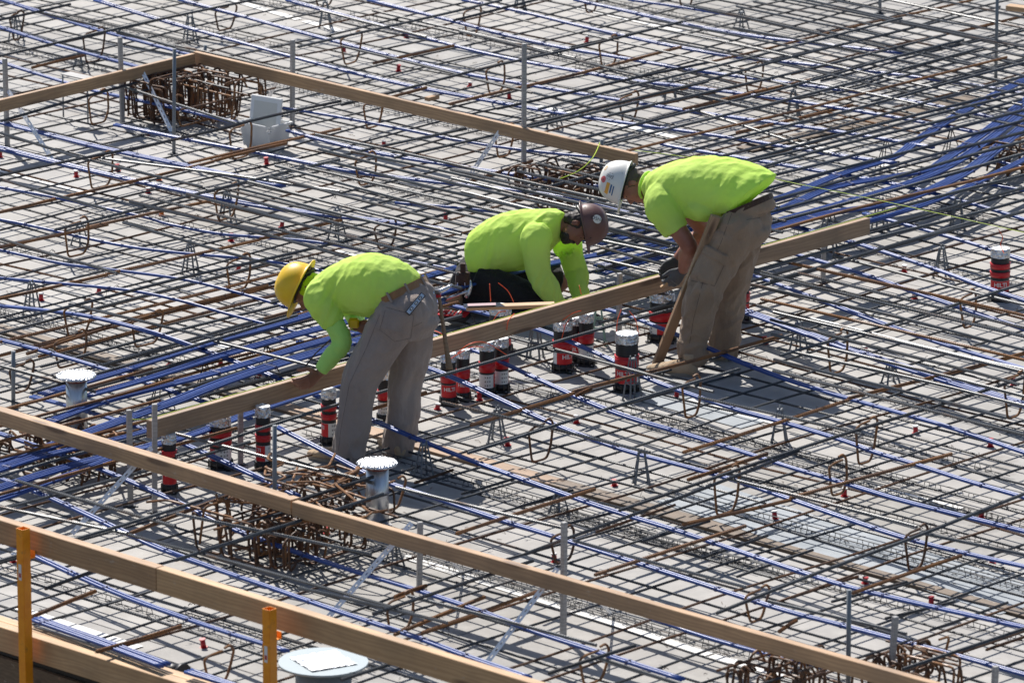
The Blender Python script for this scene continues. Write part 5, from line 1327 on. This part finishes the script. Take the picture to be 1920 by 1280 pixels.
# hammer hanging at his belt: head up, long handle down
a, b_ = P(822, 548, Y0+.16), P(843, 692, Y0+.10)
root = tag(empty('hammer', a), 'framing hammer with a long wooden handle hanging from the tan belt', 'hammer')
bm = bmesh.new(); loft(bm, [(Vector((0, 0, 0)), Vector((.011, 0, 0)), Vector((0, .009, 0))), ((b_-a)*.4, Vector((.012, 0, 0)), Vector((0, .010, 0))), ((b_-a)*.8, Vector((.016, 0, 0)), Vector((0, .013, 0))), ((b_-a), Vector((.022, 0, 0)), Vector((0, .016, 0)))], 12, 3); obj('handle', bm, M['tool_handle'], root, True)
bm = bmesh.new(); tube(bm, [(-.02, 0, .0), (.02, 0, .01), (.055, 0, .028), (.085, 0, .05)], [.017, .015, .012, .006], 10); tube(bm, [(-.05, 0, -.012), (-.02, 0, 0)], [.019, .016], 10); obj('head', bm, M['tool_steel'], root)
bm = bmesh.new(); box(bm, (-.016, -.014, -.03), (.016, .014, -.012), .003); obj('head_band', bm, M['red'], root)

# ---------------------------------------------------------------- kneeling worker with the brown hard hat
def worker_brown():
    Y1 = .62
    F = Vector((.93, -.28, 0)).normalized(); S_ = Vector((.28, .93, 0)).normalized()   # S_: his left, the far side
    hip = P(902, 520, Y1+.15); hR = hip-S_*.11; hL = hip+S_*.11
    kR = P(1012, 580, Y1-.05)
    kR.z = max(kR.z, .11); kL = P(1044, 524, Y1+.45)
    aR = Vector((P(868, 585, Y1).x, Y1-.02, .10)); aL = Vector((P(905, 560, Y1+.45).x, Y1+.45, .11))
    waist = P(915, 480, Y1+.14); chest = P(985, 445, Y1+.1); shc = P(1030, 432, Y1+.08); neck = P(1058, 424, Y1+.06)
    shR = P(1003, 452, Y1-.12); elR = P(1012, 518, Y1-.16); wrR = P(1050, 572, Y1-.20)
    shL = P(1068, 462, Y1+.24); elL = P(1082, 512, Y1+.20); wrL = P(1090, 566, Y1-.02)
    hc = P(1083, 425, Y1+.0); hup = (Vector((.97, 0, 0))+UPV*.22+Vector((0, -.10, 0))).normalized(); hf = (Vector((.22, -.18, 0))-UPV*.96)
    bm = bmesh.new()
    loft(bm, [(hip-Z*.04, S_*.15, F*.11), (hip+Z*.04, S_*.15, F*.12), (waist, S_*.14, Vector((-.5, 0, .85))*.10), (chest, S_*.155, Vector((-.4, 0, .9))*.10), (shc, S_*.15, Vector((-.2, 0, 1))*.08), (neck, S_*.06, Z*.06)], 16, 3)
    limb(bm, [(shc, .07), (neck, .060), (hc, .056)])
    limb(bm, [(hR, .08), (kR, .055), (kR+Vector((-.1, 0, -.03)), .05), (aR, .04)]); limb(bm, [(hL, .08), (kL, .055), (kL+Vector((-.06, 0, -.06)), .05), (aL, .04)])
    limb(bm, [(shR, .05), (elR, .042), (wrR, .03)]); limb(bm, [(shL, .05), (elL, .042), (wrL, .03)])
    head(bm, hc, hup, hf)
    body = fuse('person', bm, .0062, M['skin2'], None, 1)
    tag(body, 'kneeling worker in a brown hard hat and lime shirt behind the long plank', 'person')
    face_bits(body, hc, hup, hf, M['hair'], True)
    for w, e in ((wrR, Vector((.25, -.1, -.9))), (wrL, Vector((.02, -.25, -.9)))):
        bm = bmesh.new(); hand(bm, w, e, Vector((.6, -.5, -.2)), Vector((.5, .5, 0)), curl=(.5, .55, .6, .65), sc=1.1); fuse('work_glove', bm, .006, M['glove'], body, 1)
    bm = bmesh.new()
    loft(bm, [(P(889, 490, Y1+.15), S_*.175, Vector((-.30, 0, .80))*.11), (P(903, 476, Y1+.14), S_*.19, Vector((-.55, 0, .85))*.150), (P(935, 460, Y1+.13), S_*.20, Vector((-.45, 0, .9))*.185), (P(975, 450, Y1+.11), S_*.21, Vector((-.30, 0, 1))*.190), (P(1010, 440, Y1+.09), S_*.205, Vector((-.18, 0, 1))*.165), (P(1036, 428, Y1+.07), S_*.16, Vector((-.05, 0, 1))*.125), (P(1054, 423, Y1+.06), S_*.085, Z*.085)], 24, 4)
    limb(bm, [(shR+S_*.06+Z*.02, .105), (shR, .098), (shR.lerp(elR, .5), .085), (elR, .076), (elR.lerp(wrR, .5), .070), (wrR, .050)])
    limb(bm, [(shL-S_*.06, .10), (shL, .088), (shL.lerp(elL, .5), .080), (elL, .074), (elL.lerp(wrL, .5), .064), (wrL, .050)])
    fuse('shirt', bm, .0085, M['hivis'], body, 3, folds(Vector((.25, .1, 1)), .013, 13, .12, [(elR, .18, .012), (elL, .16, .010), (P(905, 490, Y1-.05), .18, .010)]))
    bm = bmesh.new()
    ball(bm, hip+Z*.02, (.17, .17, .15)); ball(bm, hR-F*.04-Z*.03, .135); ball(bm, hL-F*.04-Z*.03, .135)
    limb(bm, [(hR, .135), (hR.lerp(kR, .5), .120), (kR, .088), (kR+Vector((-.04, 0, -.03)), .08)]); limb(bm, [(kR, .085), (kR.lerp(aR, .5), .085), (aR, .07)])
    limb(bm, [(hL, .135), (hL.lerp(kL, .5), .120), (kL, .100)]); limb(bm, [(kL, .095), (kL.lerp(aL, .5)-Z*.0, .085), (aL, .07)])
    fuse('trousers', bm, .009, M['pants2'], body, 3, folds(Vector((1, 0, .3)), .008, 9, .35, [(kR, .2, .01), (kL, .2, .01)]))
    boot(body, aR+Vector((.02, 0, .08)), Vector((-.25, -.1, 0)), L=.29, pitch=R(62))
    boot(body, aL+Vector((.02, 0, .08)), Vector((-.25, .1, 0)), L=.29, pitch=R(62))
    hat, pt, axh = hard_hat(body, 'hard_hat', hc+hup*.050, hup, hf, M['hat_brown'], lambda a: .014+.034*max(0, math.cos(a))**3+.008*max(0, -math.cos(a)), h=.150, ry=.142, ridge=.003)
    for sg in (-1, 1):
        sticker(hat, pt, axh, sg*1.62, .42, .030, .030, M['label_white'], txt='OSHA', rot=1.2)
        for a in (sg*.75, sg*2.4): sticker(hat, pt, axh, a, .10, .005, .005, M['ink'], name='hat_rivet')
    return body, Y1, hip, S_
bodyB, Y1, hipB, SB = worker_brown()
# tool pouch with hammer and pliers
c = P(868, 527, Y1-.12); root = tag(empty('tool_pouch', c), 'dark leather tool pouch hanging at the hip of the kneeling worker', 'tool pouch')
bm = bmesh.new(); loft(bm, [(Vector((0, 0, .06)), Vector((.045, 0, 0)), Vector((0, .022, 0))), (Vector((0, 0, 0)), Vector((.05, 0, 0)), Vector((0, .034, 0))), (Vector((.004, 0, -.09)), Vector((.04, 0, 0)), Vector((0, .024, 0)))], 14, 3); obj('pouch_body', bm, M['leather_dark'], root, True)
bm = bmesh.new(); box(bm, (-.018, -.012, .05), (.018, .012, .12), .004); obj('belt_strap', bm, M['leather_dark'], root)
for dx in (-.035, .012):
    bm = bmesh.new(); tube(bm, [(dx, -.036, .0), (dx+.006, -.038, -.08)], .005, 6); obj('nail_punch', bm, M['tool_steel'], root)
a, b_ = P(832, 562, Y1-.20), P(880, 545, Y1-.22); root = tag(empty('claw_hammer', b_), 'steel claw hammer hanging behind the kneeling worker', 'hammer')
bm = bmesh.new(); tube(bm, [a-b_, (a-b_)*.4, Vector((0, 0, 0))], .010, 8); obj('shaft', bm, M['tool_steel'], root)
bm = bmesh.new(); tube(bm, [(-.02, 0, -.045), (0, 0, -.01), (.012, 0, .03), (.008, 0, .07)], [.017, .015, .010, .004], 8); obj('head', bm, M['tool_steel'], root)
bm = bmesh.new(); tube(bm, [(a-b_)*1.5, (a-b_)*.95], .015, 8); obj('grip', bm, mat('blue grip', (.05, .12, .30), .5), root)

# ---------------------------------------------------------------- worker in the white hard hat
def worker_white():
    Y2 = G(1310, 695).y
    F = Vector((-.86, .50, 0)).normalized(); S_ = Vector((-.50, -.86, 0)).normalized()
    ankL = G(1306, 700)+Z*.09; ankR = G(1360, 672)+Z*.09
    hip = P(1390, 412, Y2+.12); hL = hip+S_*.105; hR = hip-S_*.105
    kL = P(1322, 560, ankL.y); kR = P(1372, 545, ankR.y)
    waist = P(1390, 375, Y2+.14); chest = P(1310, 350, Y2+.30); shc = P(1250, 348, Y2+.38); neck = P(1216, 348, Y2+.44)
    shL = P(1240, 385, shc.y-.19); elL = P(1292, 462, shc.y-.25)
    hy = G(1262, 525, .475).y
    wrL = P(1281, 506, hy-.10); shR = P(1262, 372, shc.y+.18); elR = P(1318, 430, shR.y+.02); wrR = P(1268, 488, hy+.12)
    hc = P(1186, 348, Y2+.47); hup = (Vector((-.96, 0, 0))+UPV*.25+Vector((0, .10, 0))).normalized(); hf = (Vector((-.25, -.05, 0))-UPV*.96)
    bm = bmesh.new()
    loft(bm, [(hip-Z*.05, S_*.15, F*.11), (hip+Z*.03, S_*.15, F*.12), (waist, S_*.14, Vector((.4, 0, .9))*.10), (chest, S_*.155, Z*.10), (shc, S_*.15, Z*.08), (neck, S_*.06, Z*.06)], 16, 3)
    limb(bm, [(shc, .075), (neck, .066), (hc+(neck-hc)*.3, .060)])
    limb(bm, [(hL, .082), (kL, .052), (ankL, .038), (ankL-Z*.05, .035)]); limb(bm, [(hR, .082), (kR, .052), (ankR, .038), (ankR-Z*.05, .035)])
    limb(bm, [(shL, .058), (shL.lerp(elL, .55), .060), (elL, .054), (elL.lerp(wrL, .35), .055), (elL.lerp(wrL, .75), .042), (wrL, .034)]); limb(bm, [(shR, .058), (elR, .052), (elR.lerp(wrR, .4), .05), (wrR, .032)])
    head(bm, hc, hup, hf)
    body = fuse('person', bm, .0060, M['skin3'], None, 1)
    tag(body, 'worker in a white stickered hard hat, lime shirt and brown trousers, stooping', 'person')
    face_bits(body, hc, hup, hf, M['hair_grey'])
    dl = (P(1258, 533, hy-.11)-wrL).normalized()
    bm = bmesh.new(); hand(bm, wrL, dl, Vector((-.1, 1, .15)), Vector((-1, .2, .3)), curl=(.55, .6, .65, .7), sc=1.12); limb(bm, [(wrL-dl*.05, .039), (wrL+dl*.01, .036)]); fuse('work_glove', bm, .006, M['glove'], body, 1)
    dr = (P(1252, 502, hy+.10)-wrR).normalized()
    bm = bmesh.new(); hand(bm, wrR, dr, Vector((-.1, -1, .0)), Vector((-.4, -.2, -1)), curl=(.5, .5, .55, .6), sc=1.12); limb(bm, [(wrR-dr*.05, .037), (wrR+dr*.01, .035)]); fuse('work_glove', bm, .006, mat('dark glove', (.05, .05, .055), .8), body, 1)
    bm = bmesh.new()
    loft(bm, [(P(1418, 358, Y2+.08), S_*.158, Vector((.75, 0, .72))*.135), (P(1398, 356, Y2+.13), S_*.19, Vector((.38, 0, .95))*.160), (P(1362, 352, Y2+.20), S_*.205, Vector((.15, 0, 1))*.185), (P(1318, 352, Y2+.28), S_*.21, Z*.205), (P(1272, 350, Y2+.35), S_*.20, Z*.170), (P(1240, 348, Y2+.40), S_*.155, Z*.125), (P(1216, 348, Y2+.43), S_*.10, Z*.085)], 24, 4)
    se = P(1268, 432, shc.y-.22)
    limb(bm, [(shc+(shL-shc)*.3, .115), (shL, .108), (shL.lerp(se, .5), .096), (se, .080)])
    limb(bm, [(shR-S_*0+Z*.02, .10), (shR.lerp(elR, .3), .09)])
    # slack belly of the shirt
    ball(bm, P(1318, 385, Y2+.20), (.14, .15, .10))
    fuse('shirt', bm, .0085, M['hivis'], body, 3, folds(Vector((.5, .1, .8)), .013, 12, .12, [(P(1420, 380, Y2), .25, .012), (se, .15, .006), (P(1330, 400, Y2), .2, .008)]))
    bm = bmesh.new()
    ball(bm, hL-F*.03-Z*.03, .122); ball(bm, hR-F*.03-Z*.03, .120)
    loft(bm, [(P(1404, 382, Y2+.10), S_*.150, Vector((.92, 0, .40))*.130), (P(1402, 402, Y2+.10), S_*.172, Vector((.97, 0, .15))*.145), (P(1398, 425, Y2+.10), S_*.178, F*.155), (P(1385, 460, Y2+.10), S_*.165, F*.135)], 22, 4)
    ball(bm, hip-F*.045-Z*.03+S_*.055, .12); ball(bm, hip-F*.045-Z*.03-S_*.055, .12)
    limb(bm, [(hL-F*.01, .110), (hL-Z*.08, .136), (P(1348, 490, hL.y), .128), (P(1316, 560, kL.y), .114), (P(1306, 612, ankL.y), .100), (P(1297, 648, ankL.y), .088), (P(1301, 668, ankL.y), .090), (P(1303, 680, ankL.y), .082)])
    limb(bm, [(hR, .140), (P(1385, 480, hR.y), .118), (kR, .100), (P(1364, 600, ankR.y), .096), (P(1358, 640, ankR.y), .098), (P(1357, 666, ankR.y), .086)])
    TW = fuse('trousers', bm, .009, M['pants3'], body, 3, folds(Vector((.3, 0, 1)), .015, 13, .6, [(kL, .22, .012), (kR, .22, .012), (ankL, .25, .016), (ankR, .25, .016), (hip-Z*.15, .15, .008)]))
    # belt
    bm = bmesh.new(); cb = P(1406, 384, Y2+.10); a_ = S_*.156; b_ = Vector((.92, 0, .40))*.137; nb = 36; nrm = a_.cross(b_).normalized(); nrm = nrm if nrm.z > 0 else -nrm
    A = [bm.verts.new(cb+a_*math.cos(2*math.pi*i/nb)+b_*math.sin(2*math.pi*i/nb)-nrm*.018) for i in range(nb)]; B = [bm.verts.new(v.co+nrm*.036) for v in A]
    A2 = [bm.verts.new(cb+(v.co-cb)*.94) for v in A]; B2 = [bm.verts.new(cb+(v.co-cb)*.94) for v in B]
    for i in range(nb):
        j = (i+1) % nb
        for q in ((A[i], A[j], B[j], B[i]), (B[i], B[j], B2[j], B2[i]), (A[j], A[i], A2[i], A2[j]), (A2[j], A2[i], B2[i], B2[j])): bm.faces.new(q)
    obj('belt', bm, M['leather_dark'], body)
    # shirt collar
    bm = bmesh.new(); c = P(1211, 347, Y2+.44); rv_ = [c+(S_*.083*math.cos(t)+Vector((.10, 0, 1)).normalized()*.083*math.sin(t)) for t in [2*math.pi*i/28 for i in range(29)]]; tube(bm, rv_, .010, 6, False); obj('collar', bm, M['hivis'], body, True)
    boot(body, G(1306, 706), G(1216, 700)-G(1306, 706), L=.33)
    boot(body, G(1362, 678), G(1295, 662)-G(1362, 678), L=.31)
    hat, pt, axh = hard_hat(body, 'hard_hat', hc+hup*.050, hup, hf, M['hat_white'], lambda a: .008+.045*max(0, math.cos(a))**3, h=.160, ry=.142, ridge=.008)
    # his left side faces the camera: find the shell angle whose normal looks at us
    sgn = -1 if pt(-math.pi/2, .3).y < pt(math.pi/2, .3).y else 1
    q = sgn*math.pi/2
    red = mat('red sticker', (.62, .10, .11), .5); org = mat('orange sticker', (.72, .36, .05), .5); blu = mat('blue sticker', (.02, .10, .25), .5)
    sticker(hat, pt, axh, q*1.06, .40, .022, .022, M['label_white'], txt='LEED', rot=1.3); sticker(hat, pt, axh, q*1.06, .40, .024, .024, M['ink'], shape='ring', lift=.0016, name='sticker_ring')
    sticker(hat, pt, axh, q*.88, .62, .022, .022, red, txt='X'); sticker(hat, pt, axh, q*.62, .38, .040, .0125, org, shape='rect')
    sticker(hat, pt, axh, q*.62, .20, .034, .004, blu, shape='rect'); sticker(hat, pt, axh, q*.66, .27, .030, .005, blu, shape='rect')
    sticker(hat, pt, axh, q*1.5, .66, .020, .014, org); sticker(hat, pt, axh, q*1.68, .30, .014, .014, mat('pink sticker', (.75, .45, .42), .5), shape='rect')
    return body, Y2, hy, TW
bodyW, Y2, hyW, TW = worker_white()
# stud leaning on his thigh, and the small stick in the glove
a = G(1230, 682, 0.0); b_ = P(1341, 402, Y2-.02)
d = (b_-a); root = board('leaning_stud', a, b_, .062, .036, M['plank'], bev=.003, up=Vector((.35, -1, .2)))
tag(root, 'timber stud leaning against the thigh of the white-hatted worker', 'timber')
a, b_ = P(1241, 541, hyW-.09), P(1290, 500, hyW-.06); o = board('wood_stake', a, b_, .03, .016, M['lumber_new'], bev=.001); tag(o, 'small wooden stick held in the grey gloves beside the plank', 'stick')
bm = bmesh.new(); tube(bm, [P(566, 696, Y0+.30), P(590, 664, Y0+.34), P(622, 634, Y0+.38)], .0045, 6); o = obj('marking_rod', bm, M['wire']); tag(o, 'thin dark rod slanting up behind the hand on the plank', 'rod')

# ---------------------------------------------------------------- sewn details laid on the cloth
from mathutils.bvhtree import BVHTree
def drape(target, poly, name, m, lift=.004, nx=10, ny=10, thick=.003, parent=None):
    """a sewn patch over the quad poly (image corners), resting on the target's surface"""
    me = target.data; bv = BVHTree.FromPolygons([v.co for v in me.vertices], [tuple(p.vertices) for p in me.polygons])
    bm = bmesh.new(); g = []
    for i in range(nx+1):
        row = []
        for j in range(ny+1):
            u, v = i/nx, j/ny
            x = (1-u)*(1-v)*poly[0][0]+u*(1-v)*poly[1][0]+u*v*poly[2][0]+(1-u)*v*poly[3][0]; y = (1-u)*(1-v)*poly[0][1]+u*(1-v)*poly[1][1]+u*v*poly[2][1]+(1-u)*v*poly[3][1]
            h = bv.ray_cast(CAM, ray(x, y).normalized())
            edge = i in (0, nx) or j in (0, ny)
            row.append(bm.verts.new(h[0]+h[1]*(lift if not edge else -.001)) if h[0] is not None else None)
        g.append(row)
    for i in range(nx):
        for j in range(ny):
            q = (g[i][j], g[i+1][j], g[i+1][j+1], g[i][j+1])
            if all(q): bm.faces.new(q)
    return obj(name, bm, m, parent or target, True)
def seam(target, pts, name, m, r=.0014, parent=None):
    me = target.data; bv = BVHTree.FromPolygons([v.co for v in me.vertices], [tuple(p.vertices) for p in me.polygons]); out = []
    for (x0, y0), (x1, y1) in zip(pts, pts[1:]):
        for k in range(8):
            h = bv.ray_cast(CAM, ray(x0+(x1-x0)*k/8, y0+(y1-y0)*k/8).normalized())
            if h[0] is not None and (not out or (h[0]-out[-1]).length < .08): out.append(h[0]+h[1]*.0005)
    if len(out) > 2: bm = bmesh.new(); tube(bm, out, r, 5); return obj(name, bm, m, parent or target)
M['seam1'] = mat('trouser seam', (.16, .125, .11), .9); M['seam3'] = mat('canvas seam', (.12, .082, .058), .9)
pk = drape(TY, [(724, 576), (776, 590), (770, 634), (712, 618)], 'back_pocket', M['pants1'], .006)
for l in ([(724, 576), (776, 590), (770, 634), (740, 640), (712, 618), (724, 576)], [(712, 590), (688, 650), (655, 720), (640, 800), (634, 850)], [(775, 612), (800, 600), (818, 585)]): seam(TY, l, 'seam', M['seam1'])
pk2 = drape(TY, [(792, 580), (816, 572), (812, 618), (790, 622)], 'back_pocket', M['pants1'], .005)
cp = drape(TW, [(1316, 462), (1362, 487), (1338, 536), (1290, 520)], 'cargo_pocket', M['pants3'], .012)
drape(TW, [(1322, 456), (1368, 480), (1360, 500), (1314, 475)], 'pocket_flap', M['pants3'], .020, parent=cp)
for l in ([(1288, 524), (1340, 536), (1362, 488)], [(1372, 400), (1352, 455), (1320, 520), (1300, 600), (1292, 650)], [(1400, 412), (1428, 408)]): seam(TW, l, 'seam', M['seam3'])
